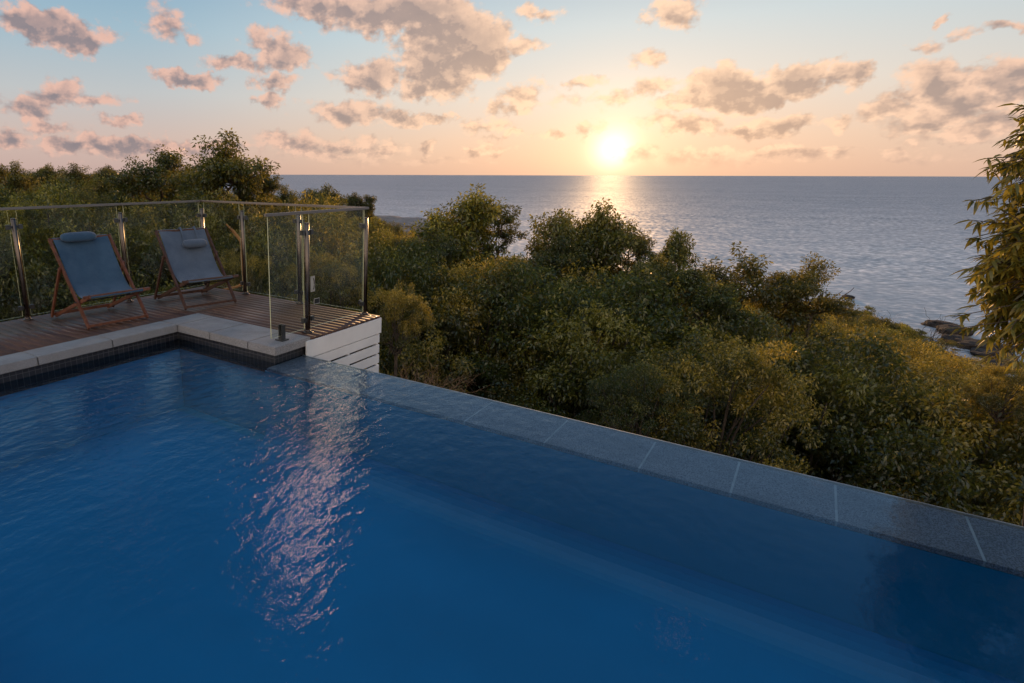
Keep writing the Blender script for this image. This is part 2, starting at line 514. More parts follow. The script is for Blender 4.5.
def mat_pool_water():
    mt, t, out = material('pool_water')
    tc = t.node('ShaderNodeTexCoord')
    P = tc.outputs['Object']
    n1, _ = t.noise(t.vmath('MULTIPLY', P, (1, 1.5, 1)), 7.5, 4, .5)
    n2, _ = t.noise(t.vmath('MULTIPLY', P, (1.3, 1, 1)), 27, 2, .5)
    n3, _ = t.noise(P, 1.1, 2, .5)
    x, y, z = t.sep(P)[:]
    # ripples die away towards the right-hand end
    amp = t.smooth(t.math('SUBTRACT', y, t.math('MULTIPLY', x, .25)), -1.6, 3.6, .40, 2.2)
    h = t.math('ADD', t.math('MULTIPLY', n1, 1.0), t.math('MULTIPLY', n2, .13))
    h = t.math('ADD', t.math('MULTIPLY', h, amp), t.math('MULTIPLY', n3, .5))
    nb = bump(t, h, 1.0, .0048)
    fr = t.node('ShaderNodeFresnel'); fr.inputs['IOR'].default_value = 1.36
    t.put(fr.inputs['Normal'], nb)
    gl = t.node('ShaderNodeBsdfGlossy'); gl.inputs['Roughness'].default_value = 0.01
    t.put(gl.inputs['Normal'], nb); t.put(gl.inputs['Color'], (.85, .94, 1.0))
    tr = t.node('ShaderNodeBsdfTransparent')
    t.put(tr.inputs['Color'], (.93, .975, .99))
    mx = t.node('ShaderNodeMixShader')
    t.put(mx.inputs[0], fr.outputs[0]); t.l.new(tr.outputs[0], mx.inputs[1]); t.l.new(gl.outputs[0], mx.inputs[2])
    t.l.new(mx.outputs[0], out.inputs[0])
    return mt
M['pool_water'] = mat_pool_water()

def schlick(t, f0, N=None):
    g = t.node('ShaderNodeNewGeometry')
    c = t.math('ABSOLUTE', t.vmath('DOT_PRODUCT', N if N is not None else g.outputs['Normal'], g.outputs['Incoming']))
    q = t.math('POWER', t.math('SUBTRACT', 1.0, c, clamp=True), 5.0)
    return t.math('MULTIPLY_ADD', q, 1-f0, f0)

def mat_glass():
    mt, t, out = material('clear_glass')
    tc = t.node('ShaderNodeTexCoord')
    n, _ = t.noise(tc.outputs['Object'], 2.5, 4, .6)
    frv = schlick(t, .016)
    gl = t.node('ShaderNodeBsdfGlossy'); gl.inputs['Roughness'].default_value = 0.01
    tr = t.node('ShaderNodeBsdfTransparent'); t.put(tr.inputs['Color'], (.95, .965, .94))
    df = t.node('ShaderNodeBsdfDiffuse'); t.put(df.inputs['Color'], (.7, .66, .55))
    m1 = t.node('ShaderNodeMixShader')
    t.put(m1.inputs[0], frv); t.l.new(tr.outputs[0], m1.inputs[1]); t.l.new(gl.outputs[0], m1.inputs[2])
    m2 = t.node('ShaderNodeMixShader')
    t.put(m2.inputs[0], t.smooth(n, .45, .8, .002, .028)); t.l.new(m1.outputs[0], m2.inputs[1]); t.l.new(df.outputs[0], m2.inputs[2])
    t.l.new(m2.outputs[0], out.inputs[0])
    return mt
M['glass'] = mat_glass()
M['glass_edge'] = mat_plain('glass_edge', (.62, .60, .36), .25)

def mat_sea():
    mt, t, out = material('sea_water')
    geo = t.node('ShaderNodeNewGeometry')
    P = geo.outputs['Position']
    # slopes straight from noise so that the far water stays rough
    ang = rad(-20)
    rot = t.node('ShaderNodeVectorRotate', rotation_type='Z_AXIS'); rot.inputs['Angle'].default_value = ang
    t.put(rot.inputs['Vector'], P)
    Q = rot.outputs[0]
    _, ca = t.noise(t.vmath('MULTIPLY', Q, (.30, .16, 0)), 1.0, 4, .6, '2D')
    _, cb = t.noise(t.vmath('MULTIPLY', Q, (1.6, .9, 0)), 1.0, 3, .6, '2D')
    _, cc = t.noise(t.vmath('MULTIPLY', Q, (.045, .018, 0)), 1.0, 3, .6, '2D')
    s = t.vmath('ADD', t.scale(t.vmath('SUBTRACT', ca, (.5,.5,.5)), .20), t.scale(t.vmath('SUBTRACT', cb, (.5,.5,.5)), .55))
    s = t.vmath('ADD', s, t.scale(t.vmath('SUBTRACT', cc, (.5,.5,.5)), .07))
    patch, _ = t.noise(t.vmath('MULTIPLY', Q, (.010, .0035, 0)), 1.0, 4, .6, '2D')
    s = t.scale(s, t.smooth(patch, .35, .65, .75, 1.2))
    sx, sy, _z = t.sep(s)[:]
    I_ = t.vmath('MULTIPLY', geo.outputs['Incoming'], (.02, .02, 0))
    N = t.vmath('NORMALIZE', t.vmath('ADD', t.comb(sx, sy, 1.0), I_))     # wave faces turned to the eye are the ones seen
    fr = t.node('ShaderNodeFresnel'); fr.inputs['IOR'].default_value = 1.333
    I2 = t.vmath('MULTIPLY', geo.outputs['Incoming'], (.035, .035, 0))
    t.put(fr.inputs['Normal'], t.vmath('NORMALIZE', t.vmath('ADD', t.comb(sx, sy, 1.0), I2)))
    gl = t.node('ShaderNodeBsdfGlossy'); gl.inputs['Roughness'].default_value = 0.66
    far = t.smooth(t.sep(geo.outputs['Incoming'])[2], .002, .115)  # darkens the colours toward the horizon: shade of distant waves painted in
    t.put(gl.inputs['Color'], t.mix(far, (.52, .56, .60), (.95, .96, .96)))
    t.put(gl.inputs['Normal'], N)
    df = t.node('ShaderNodeBsdfDiffuse')
    t.put(df.inputs['Color'], t.mix(far, (.10, .125, .15), t.mix(t.smooth(patch, .35, .65), (.42, .415, .40), (.29, .32, .33))))
    mx = t.node('ShaderNodeMixShader')
    t.put(mx.inputs[0], fr.outputs[0]); t.l.new(df.outputs[0], mx.inputs[1]); t.l.new(gl.outputs[0], mx.inputs[2])
    t.l.new(mx.outputs[0], out.inputs[0])
    return mt
M['sea'] = mat_sea()

def mat_ground():
    mt, t, out = material('leaf_litter_ground')
    tc = t.node('ShaderNodeTexCoord')
    n, _ = t.noise(tc.outputs['Object'], 1.3, 6, .7)
    n2, _ = t.noise(tc.outputs['Object'], 9, 4, .7)
    z = t.sep(tc.outputs['Object'])[2]
    c = t.mix(t.smooth(n, .35, .65), (.022, .018, .010), (.05, .042, .02))
    c = t.mix(t.smooth(n2, .5, .75, 0, .6), c, (.10, .07, .035))
    c = t.mix(t.smooth(z, -9.9, -10.4), c, (.040, .031, .026))
    principled(t, out, c, .95, 0, .2, bump(t, n2, .6, .08))
    return mt
M['ground'] = mat_ground()

def mat_rock(name, a, b):
    mt, t, out = material(name)
    tc = t.node('ShaderNodeTexCoord')
    n, _ = t.noise(tc.outputs['Object'], 2.0, 6, .7)
    n2, _ = t.noise(tc.outputs['Object'], 7, 5, .7)
    c = t.mix(t.smooth(n, .3, .7), a, b)
    c = t.mix(t.smooth(n2, .5, .8, 0, .7), c, tuple(v*.4 for v in a))
    principled(t, out, c, .85, 0, .3, bump(t, n2, .8, .1))
    return mt
M['rock'] = mat_rock('shore_rock', (.026, .020, .017), (.052, .040, .033))
M['pale_rock'] = mat_rock('pale_rock', (.22, .19, .17), (.32, .28, .26))

def mat_leaf(name, dark, mid, gold, trans=.50):
    mt, t, out = material(name)
    at = t.node('ShaderNodeAttribute', attribute_name='tint')
    oi = t.node('ShaderNodeObjectInfo')
    r = oi.outputs['Random']
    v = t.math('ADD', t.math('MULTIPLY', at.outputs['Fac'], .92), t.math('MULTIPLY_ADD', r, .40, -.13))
    c = t.ramp(v, [(0.0, dark), (.48, mid), (.95, gold)])  # gold end puts warm evening light into the leaf colour
    df = t.node('ShaderNodeBsdfDiffuse'); t.put(df.inputs['Color'], c)
    tl = t.node('ShaderNodeBsdfTranslucent')
    t.put(tl.inputs['Color'], t.mix(.55, c, (.36, .28, .03), 'MIX'))
    mx = t.node('ShaderNodeMixShader'); mx.inputs[0].default_value = trans
    t.l.new(df.outputs[0], mx.inputs[1]); t.l.new(tl.outputs[0], mx.inputs[2])
    gl = t.node('ShaderNodeBsdfGlossy'); gl.inputs['Roughness'].default_value = .36
    t.put(gl.inputs['Color'], (.9, .85, .75))
    m2 = t.node('ShaderNodeMixShader'); m2.inputs[0].default_value = .06
    t.l.new(mx.outputs[0], m2.inputs[1]); t.l.new(gl.outputs[0], m2.inputs[2])
    t.l.new(m2.outputs[0], out.inputs[0])
    return mt
M['leaf'] = mat_leaf('green_leaves', (.014, .030, .009), (.056, .088, .017), (.52, .42, .05))
M['leaf_sunlit'] = mat_leaf('olive_sunlit_leaves', (.018, .028, .009), (.064, .078, .016), (.60, .40, .05))
M['leaf_dark'] = mat_leaf('dark_leaves', (.009, .022, .008), (.040, .062, .015), (.30, .26, .04))
M['leaf_long'] = mat_leaf('long_leaves', (.030, .046, .011), (.125, .135, .024), (.45, .34, .045), .5)

# ------------------------------------------------------------------ sea and land
SEA_Z = CAM[2]-12.0
SHORE = [(-90,-120),(0,-75),(24,-42),(40,-23),(44,-15.0),(49,-11.6),(53,-10.8),(58,-9.6),(65,-7.6),(74,-4.4),(74,-1.0),(63,3.5),(60,8),(61,13),(68,23),(75,37),(79,44),(96,58),(111,67),(131,82),(140,90),(152,110),(190,170),(240,300),(240,600)]
SH = np.array(SHORE, float)

def shore_dist(x, y):
    """signed distance to the shore line, positive on land"""
    P = np.stack([np.atleast_1d(x), np.atleast_1d(y)], -1).astype(float)
    best = np.full(len(P), 1e9); sgn = np.ones(len(P))
    for a, b in zip(SH[:-1], SH[1:]):
        ab = b-a; L2 = ab@ab
        tt = np.clip(((P-a)@ab)/L2, 0, 1)
        q = a+tt[:, None]*ab
        dd = np.hypot(*(P-q).T)
        cr = ab[0]*(P[:, 1]-a[1])-ab[1]*(P[:, 0]-a[0])
        upd = dd < best
        best[upd] = dd[upd]; sgn[upd] = np.sign(cr[upd])
    return best*sgn

def ground(x, y):
    x = np.atleast_1d(np.asarray(x, float)); y = np.atleast_1d(np.asarray(y, float))
    s = shore_dist(x, y)
    z = np.where(s > 0, .25*np.minimum(s, 2)+7.4*(np.maximum(s, 0)/52)**1.4, s*.35)
    top = SEA_Z - (-1.3)
    z = SEA_Z + np.where(z > -top-1.0, -top-1.0+1.0*np.tanh((z+top+1.0)/1.0), z)
    z = np.maximum(z, SEA_Z-6)
    z += .25*np.sin(x*.31+1.3)*np.cos(y*.27)+.12*np.sin(x*.9+y*.7)
    # cut platform for the pool and deck
    e = np.maximum(np.maximum(x-5.6, y-7.0), 0)
    k = np.clip(1-e/2.0, 0, 1)
    z = z*(1-k)+np.minimum(z, -2.7)*k
    return z

def g1(x, y):
    return float(ground(x, y)[0])

def build_land():
    xs = np.concatenate([np.arange(-60, 8, 2.0), np.arange(8, 60, 1.25), np.arange(60, 260, 4.0)])
    ys = np.concatenate([np.arange(-110, -40, 4.0), np.arange(-40, 40, 1.25), np.arange(40, 100, 2.5), np.arange(100, 480, 8.0)])
    X, Y = np.meshgrid(xs, ys, indexing='ij')
    rng = np.random.default_rng(4)
    Z = ground(X.ravel(), Y.ravel())+rng.normal(0, .05, X.size)
    V = np.stack([X.ravel(), Y.ravel(), Z], -1)
    a = np.arange(X.size).reshape(X.shape)
    Q = np.stack([a[:-1, :-1].ravel(), a[1:, :-1].ravel(), a[1:, 1:].ravel(), a[:-1, 1:].ravel()], -1)
    me = np_mesh('hillside', V, Q, M['ground'], smooth=True)
    o = bpy.data.objects.new('hillside', me); COL.objects.link(o)
    tag(o, kind='structure')
    mb = MB()
    R = [0, 60, 150, 400, 1500, 6000, 25000, 60000]
    n = 64
    vs = [(0, 0, 0)]
    fs = []
    for r_ in R[1:]:
        vs += [(r_*math.cos(2*PI*k/n), r_*math.sin(2*PI*k/n), 0) for k in range(n)]
    for k in range(n):
        fs.append((0, 1+k, 1+(k+1) % n))
    for j in range(len(R)-2):
        for k in range(n):
            a0 = 1+j*n; b0 = 1+(j+1)*n
            fs.append((a0+k, b0+k, b0+(k+1) % n, a0+(k+1) % n))
    mb.add(vs, fs)
    tag(mb.build('sea', M['sea'], loc=(0, 0, SEA_Z)), kind='structure')

build_land()

def build_surf():
    mt, t, out = material('sea_foam')
    tc = t.node('ShaderNodeTexCoord')
    at = t.node('ShaderNodeAttribute', attribute_name='tint')
    n, _ = t.noise(tc.outputs['Object'], .9, 5, .7)
    a = t.math('MULTIPLY', t.smooth(n, .48, .62), t.smooth(at.outputs['Fac'], .0, .8))
    df = t.node('ShaderNodeBsdfDiffuse'); t.put(df.inputs['Color'], (.7, .7, .7))
    tr = t.node('ShaderNodeBsdfTransparent')
    mx = t.node('ShaderNodeMixShader')
    t.put(mx.inputs[0], t.math('MULTIPLY', a, .75)); t.l.new(tr.outputs[0], mx.inputs[1]); t.l.new(df.outputs[0], mx.inputs[2])
    t.l.new(mx.outputs[0], out.inputs[0])
    V = []; T = []; Q = []
    pts = []
    for a_, b_ in zip(SH[3:-4], SH[4:-3]):
        for k in range(6):
            pts.append(a_+(b_-a_)*k/6)
    for i, q in enumerate(pts):
        d = pts[min(i+1, len(pts)-1)]-pts[max(i-1, 0)]
        d /= max(np.hypot(*d), 1e-6)
        nn = np.array([d[1], -d[0]])
        w_ = 2.2+1.2*math.sin(i*1.7)+.8*math.sin(i*.6)
        for s_, tv in ((-.5, 1.0), (.3, 1.0), (w_*.6, .45), (w_, 0.0)):
            c = q+nn*s_
            V.append((c[0], c[1], SEA_Z+.03)); T.append(tv)
    for i in range(len(pts)-1):
        for k in range(3):
            Q.append((i*4+k, i*4+k+1, i*4+k+5, i*4+k+4))
    me = np_mesh('surf', np.array(V), np.array(Q), mt, np.array(T))
    o = bpy.data.objects.new('surf', me); COL.objects.link(o); tag(o, kind='structure')

build_surf()

# ------------------------------------------------------------------ pool
WZ = -.165
XI, XO = 3.737, 4.243          # inner / outer face of the overflow wall
YE = 3.75                     # end of the coping return
def build_pool():
    X0, Y0, Y1 = .3, -9.0, 5.2
    FL = -.95
    # shell: floor and walls of blue plaster
    mb = MB()
    mb.box(X0-.2, XI+.004, Y0-.2, Y1+.2, FL-.2, FL)
    mb.box(X0-.2, X0, Y0-.2, Y1+.2, FL, -.083)
    mb.box(X0+.001, XI, Y0-.2, Y0, FL+.001, -.083)
    mb.mat = 1
    mb.box(X0+.001, XI+.125, Y1+.03, Y1+.2, FL+.001, -.28)
    mb.mat = 2
    mb.box(3.87, 4.30, YE+.05, Y1+.199, FL+.001, -.28)
    mb.box(XI+.005, 3.87, YE+.04, Y1+.1985, FL-.15, FL-.001)
    mb.mat = 2
    mb.box(XI, XO-.02, Y0, YE+.049, FL-.1, -.207)          # body of the overflow wall
    # rounded cove added to soften the shade line between overflow wall and floor
    mb.mat = 0
    R_ = .22; N_ = 8
    arc = [(XI-R_+R_*math.sin(PI/2*k/N_)-.003, FL+R_-R_*math.cos(PI/2*k/N_)-.004) for k in range(N_+1)]
    vs = [(a_, y_, z_) for y_ in (Y0, YE+.039) for (a_, z_) in arc]
    mb.add(vs, [(k, k+1, N_+1+k+1, N_+1+k) for k in range(N_)])
    o = mb.build('pool_shell', [M['pool_blue'], M['pool_wall_lit'], M['pool_side']]); tag(o, kind='structure')
    # dark waterline tiles under the coping
    mb = MB()
    mb.box(X0+.001, 3.86, Y1+.03, Y1+.10, -.279, -.083)
    mb.box(3.86, 4.32, YE+.03, YE+.10, -.279, -.083)
    mb.box(3.861, 3.93, YE+.101, Y1+.029, -.279, -.083)
    tag(mb.build('waterline_tiles', M['waterline']), kind='structure')
    # overflow ledge: granite slabs with pale joints
    js = [3.78, 2.96, 2.36, 1.76, 1.17, .58, .10, -.372, -.915, -1.5, -2.06, -2.62, -3.18, -3.74, -4.3, -4.9, -5.5, -6.1, -6.7, -7.3, -7.9, -8.5, -9.0]
    mb = MB()
    for a, b in zip(js[:-1], js[1:]):
        mb.box(XI, XO-.012, b+.004, a-.004, -.206, -.177, .002)
    mb.mat = 1
    mb.box(XI+.003, XO-.016, Y0, YE+.02, -.2065, -.1785)
    mb.mat = 2
    mb.box(XO-.012, XO, Y0, YE+.02, -.207, -.1655, .002)  # bright line of the overflowing film, painted as a pale strip
    mb.mat = 0
    mb.box(XO-.02+.001, XO-.004, Y0, YE+.02, -2.9, -.208)
    tag(mb.build('overflow_ledge', [M['ledge'], M['grout'], M['edge_glint']]), kind='structure')
    # water surface
    mb = MB()
    n = 60
    def sheet(x0, x1, y0, y1):
        mb.add([(x0, y0, WZ), (x1, y0, WZ), (x1, y1, WZ), (x0, y1, WZ)], [(0, 1, 2, 3)])
    sheet(X0, 3.861, Y0, Y1+.03)
    sheet(3.861, XO-.001, Y0, YE+.03)
    tag(mb.build('pool_water', M['pool_water']), kind='structure')
    # coping
    mb = MB()
    for a, b in [(-3.0,-2.4),(-2.4,-1.7),(-1.7,-1.1),(-1.1,-.35),(-.35,.35),(.35,1.0),(1.0,1.65),(1.65,2.33),(2.33,3.06),(3.06,3.83)]:
        mb.box(a+.0015, b-.0015, 5.2, 5.48, -.08, 0, .005)
    for a, b in [(5.2,5.48),(4.68,5.197),(4.12,4.677),(3.75,4.117)]:
        mb.box(3.833, 4.34, a+.0015, b-.0015, -.08, 0, .005)
    mb.mat = 1
    mb.box(-3.0, 4.335, 5.205, 5.478, -.079, -.006)
    mb.box(3.838, 4.335, 3.756, 5.2, -.0785, -.0065)
    tag(mb.build('pool_coping', [M['granite'], M['dark_grout']]), kind='structure')
    # near terrace behind the camera
    mb = MB()
    for i in range(6):
        for j in range(15):
            x1 = .42-i*.9; y0 = -8.4+j*.9
            mb.box(x1-.897, x1, y0+.003, y0+.897, -.08, 0, .004)
    mb.mat = 1
    mb.box(-5.0, .40, -8.4, 5.1, -.079, -.006)
    tag(mb.build('terrace', [M['granite'], M['dark_grout']]), kind='structure')

build_pool()

# ------------------------------------------------------------------ deck
def build_deck():
    rng = random.Random(3)
    V = []; Q = []; T = []
    def board(x0, x1, y0, y1, z0, z1):
        o = len(V)
        b = .004
        prof = [(x0, z0), (x1, z0), (x1, z1-b), (x1-b, z1), (x0+b, z1), (x0, z1-b)]
        for y in (y0, y1):
            for (x, z) in prof:
                V.append((x, y, z))
        tnt = rng.random()
        T.extend([tnt]*12)
        n = 6
        for k in range(n):
            Q.append((o+k, o+(k+1) % n, o+n+(k+1) % n, o+n+k))
        Q.append((o+5, o+4, o+3, o+2)); Q.append((o+5, o+2, o+1, o+0))
        Q.append((o+n+2, o+n+3, o+n+4, o+n+5)); Q.append((o+n+0, o+n+1, o+n+2, o+n+5))
    x = -3.0
    pitch = .095
    while x < 5.50:
        x1 = min(x+pitch-.007, 5.54)
        if x1 <= 4.343:
            board(x, x1, 5.484, 6.80, -.024, -.001)
        elif x >= 4.345:
            board(x, x1, 3.735, 6.80, -.024, -.001)
        else:
            board(x, 4.338, 5.484, 6.80, -.024, -.001)
            board(4.345, x1, 3.735, 6.80, -.024, -.001) if x1 > 4.36 else None
        x += pitch
    me = np_mesh('deck', np.array(V), np.array(Q), M['deck'], np.array(T))
    o = bpy.data.objects.new('deck', me); COL.objects.link(o); tag(o, kind='structure')
    mb = MB()
    mb.box(-3.0, 4.33, 5.49, 6.78, -.20, -.026)
    mb.box(4.35, 5.50, 3.78, 6.779, -.20, -.0265)
    mb.box(4.36, 5.28, 3.79, 3.80, -1.7, -.2)  # dark sheet added behind the slats to paint shade into their gaps
    for (px, py) in [(4.5, 4.0), (5.4, 4.0), (5.4, 6.6), (3.0, 6.6), (.5, 6.6), (-2, 6.6)]:
        mb.box(px-.05, px+.05, py-.05, py+.05, -3.2, -.201)
    d = mb.build('deck_frame_gap_shade', M['dark_void']); d.parent = o

    # white slatted screen closing the end of the deck
    r = empty('slatted_screen', (5.53, 3.73, -1.7))
    tag(r, 'white painted timber slatted screen under the deck end, beside the pool edge', 'screen')
    off = Vector((-5.53, -3.73, 1.7))
    def sh(mb_):
        mb_.v = [tuple(Vector(q)+off) for q in mb_.v]; return mb_
    mb = MB(); mb.box(4.255, 5.545, 3.728, 3.748, -.205, -.027, .002); sh(mb).build('fascia_board', M['white_paint'], r)
    z = -.213
    for i in range(11):
        mb = MB(); mb.box(4.255, 5.535, 3.731, 3.749, z-.102, z, .002); sh(mb).build('slat', M['white_paint'], r)
        z -= .124
    mb = MB()
    mb.box(5.49, 5.535, 3.751, 3.80, -1.65, -.21, .002)
    mb.box(4.95, 4.99, 3.751, 3.78, -1.65, -.21, .002)
    sh(mb).build('upright', M['white_paint'], r)
    mb = MB(); mb.box(5.546, 5.566, 3.729, 6.79, -.205, -.027, .002); sh(mb).build('return_board', M['white_paint'], r)

build_deck()

# ------------------------------------------------------------------ glass fence
def build_fence():
    root = empty('glass_fence', (5.47, 3.9, 0))
    tag(root, 'glass balustrade with steel posts and slim top rail around the timber deck', 'fence')
    off = Vector((-5.47, -3.9, 0))
    def sh(mb):
        mb.v = [tuple(Vector(q)+off) for q in mb.v]; return mb
    posts = [((5.47, 3.90), 'c'), ((4.455, 3.885), 'x'), ((5.475, 4.90), 'y'), ((5.485, 5.89), 'y'), ((5.47, 6.68), 'c'), ((4.225, 6.69), 'x'), ((2.955, 6.68), 'x'), ((1.70, 6.69), 'x'), ((.43, 6.69), 'x'), ((-.84, 6.69), 'x'), ((-2.1, 6.69), 'x')]
    for (px, py), ax in posts:
        mb = MB()
        mb.cyl(px, py, .012, 1.09, .0255, 20, .002)
        p = sh(mb).build('post', M['steel'], root, True)
        mb = MB(); mb.cyl(px, py, 0, .012, .052, 24, .003); mb.cyl(px, py, .0121, .03, .033, 24, .004)
        sh(mb).build('base_flange', M['steel'], p, True)
        mb = MB(); mb.cyl(px, py, 1.0901, 1.10, .027, 20, .003)
        sh(mb).build('post_cap', M['steel'], p, True)
        dirs = {'x': [(1,0),(-1,0)], 'y': [(0,1),(0,-1)], 'c': [(0,1) if py < 5 else (0,-1), (-1,0)]}[ax]
        for (dx, dy) in dirs:
            for z in (.14, 1.01):
                mb = MB()
                mb.tube([(px+dx*.024, py+dy*.024, z), (px+dx*.05, py+dy*.05, z)], .011, 10)
                cx, cy = px+dx*.062, py+dy*.062
                hx, hy = (.022, .02) if dx else (.02, .022)
                mb.box(cx-hx, cx+hx, cy-hy, cy+hy, z-.024, z+.024, .004)
                sh(mb).build('glass_clamp', M['dark_steel'], p)
    def panel(a, b):
        """glass pane between two points, 10 mm thick"""
        a = Vector((a[0], a[1], 0)); b = Vector((b[0], b[1], 0))
        d = (b-a).normalized(); s = Vector((-d.y, d.x, 0))*.005
        z0, z1 = .045, 1.185
        mb = MB()
        vs = []
        for q in (a, b):
            for sg in (-1, 1):
                for z in (z0, z1):
                    vs.append((q.x+s.x*sg, q.y+s.y*sg, z))
        mb.add(vs, [(0,4,5,1),(2,3,7,6)])
        mb.mat = 1
        mb.add(vs, [(0,1,3,2),(4,6,7,5),(0,2,6,4),(1,5,7,3)])
        sh(mb).build('glass_panel', [M['glass'], M['glass_edge']], root)
    g = .045
    panel((3.93, 3.895), (4.455-g, 3.895)); panel((4.455+g, 3.895), (5.47-g, 3.895))
    panel((5.475, 3.90+g), (5.475, 4.90-g)); panel((5.475, 4.90+g), (5.475, 5.89-g)); panel((5.475, 5.89+g), (5.475, 6.68-g))
    xs = [5.47, 4.225, 2.955, 1.70, .43, -.84, -2.1]
    for u, v in zip(xs[:-1], xs[1:]):
        panel((u-g, 6.69), (v+g, 6.69))
    mb = MB()
    mb.box(3.90, 5.50, 3.878, 3.912, 1.186, 1.212, .005)
    mb.box(5.458, 5.492, 3.9125, 6.72, 1.1865, 1.2115, .005)
    mb.box(-2.3, 5.457, 6.673, 6.707, 1.186, 1.212, .005)
    sh(mb).build('top_rail', M['rail_steel'], root)
    mb = MB()
    mb.box(4.03, 4.13, 3.845, 3.945, .0, .012, .003)
    mb.box(4.055, 4.105, 3.868, 3.884, .0121, .155, .003)
    mb.box(4.055, 4.105, 3.906, 3.922, .0121, .155, .003)
    mb.box(4.056, 4.104, 3.8841, 3.9059, .0121, .04)
    sh(mb).build('glass_spigot', M['dark_steel'], root)
    # small white notice with a dark curved mark, and a white outlined plate below it
    mb = MB()
    mb.box(4.507, 4.575, 3.8865, 3.8895, .41, .57, .001)
    st = sh(mb).build('notice', M['sticker'], root)
    mb = MB()
    pts = [(4.545+.016*math.sin(a_), 3.8855, .49+.055*math.cos(a_)) for a_ in [PI*k/8 for k in range(9)]]
    mb.tube(pts, .005, 6)
    sh(mb).build('curved_mark', M['black'], st)
    mb = MB()
    mb.box(4.555, 4.645, 3.8865, 3.8895, .275, .335, .001)
    pl = sh(mb).build('notice', M['sticker'], root)
    mb = MB(); mb.box(4.561, 4.639, 3.8855, 3.8863, .281, .329)
    sh(mb).build('dark_field', M['black'], pl)

build_fence()

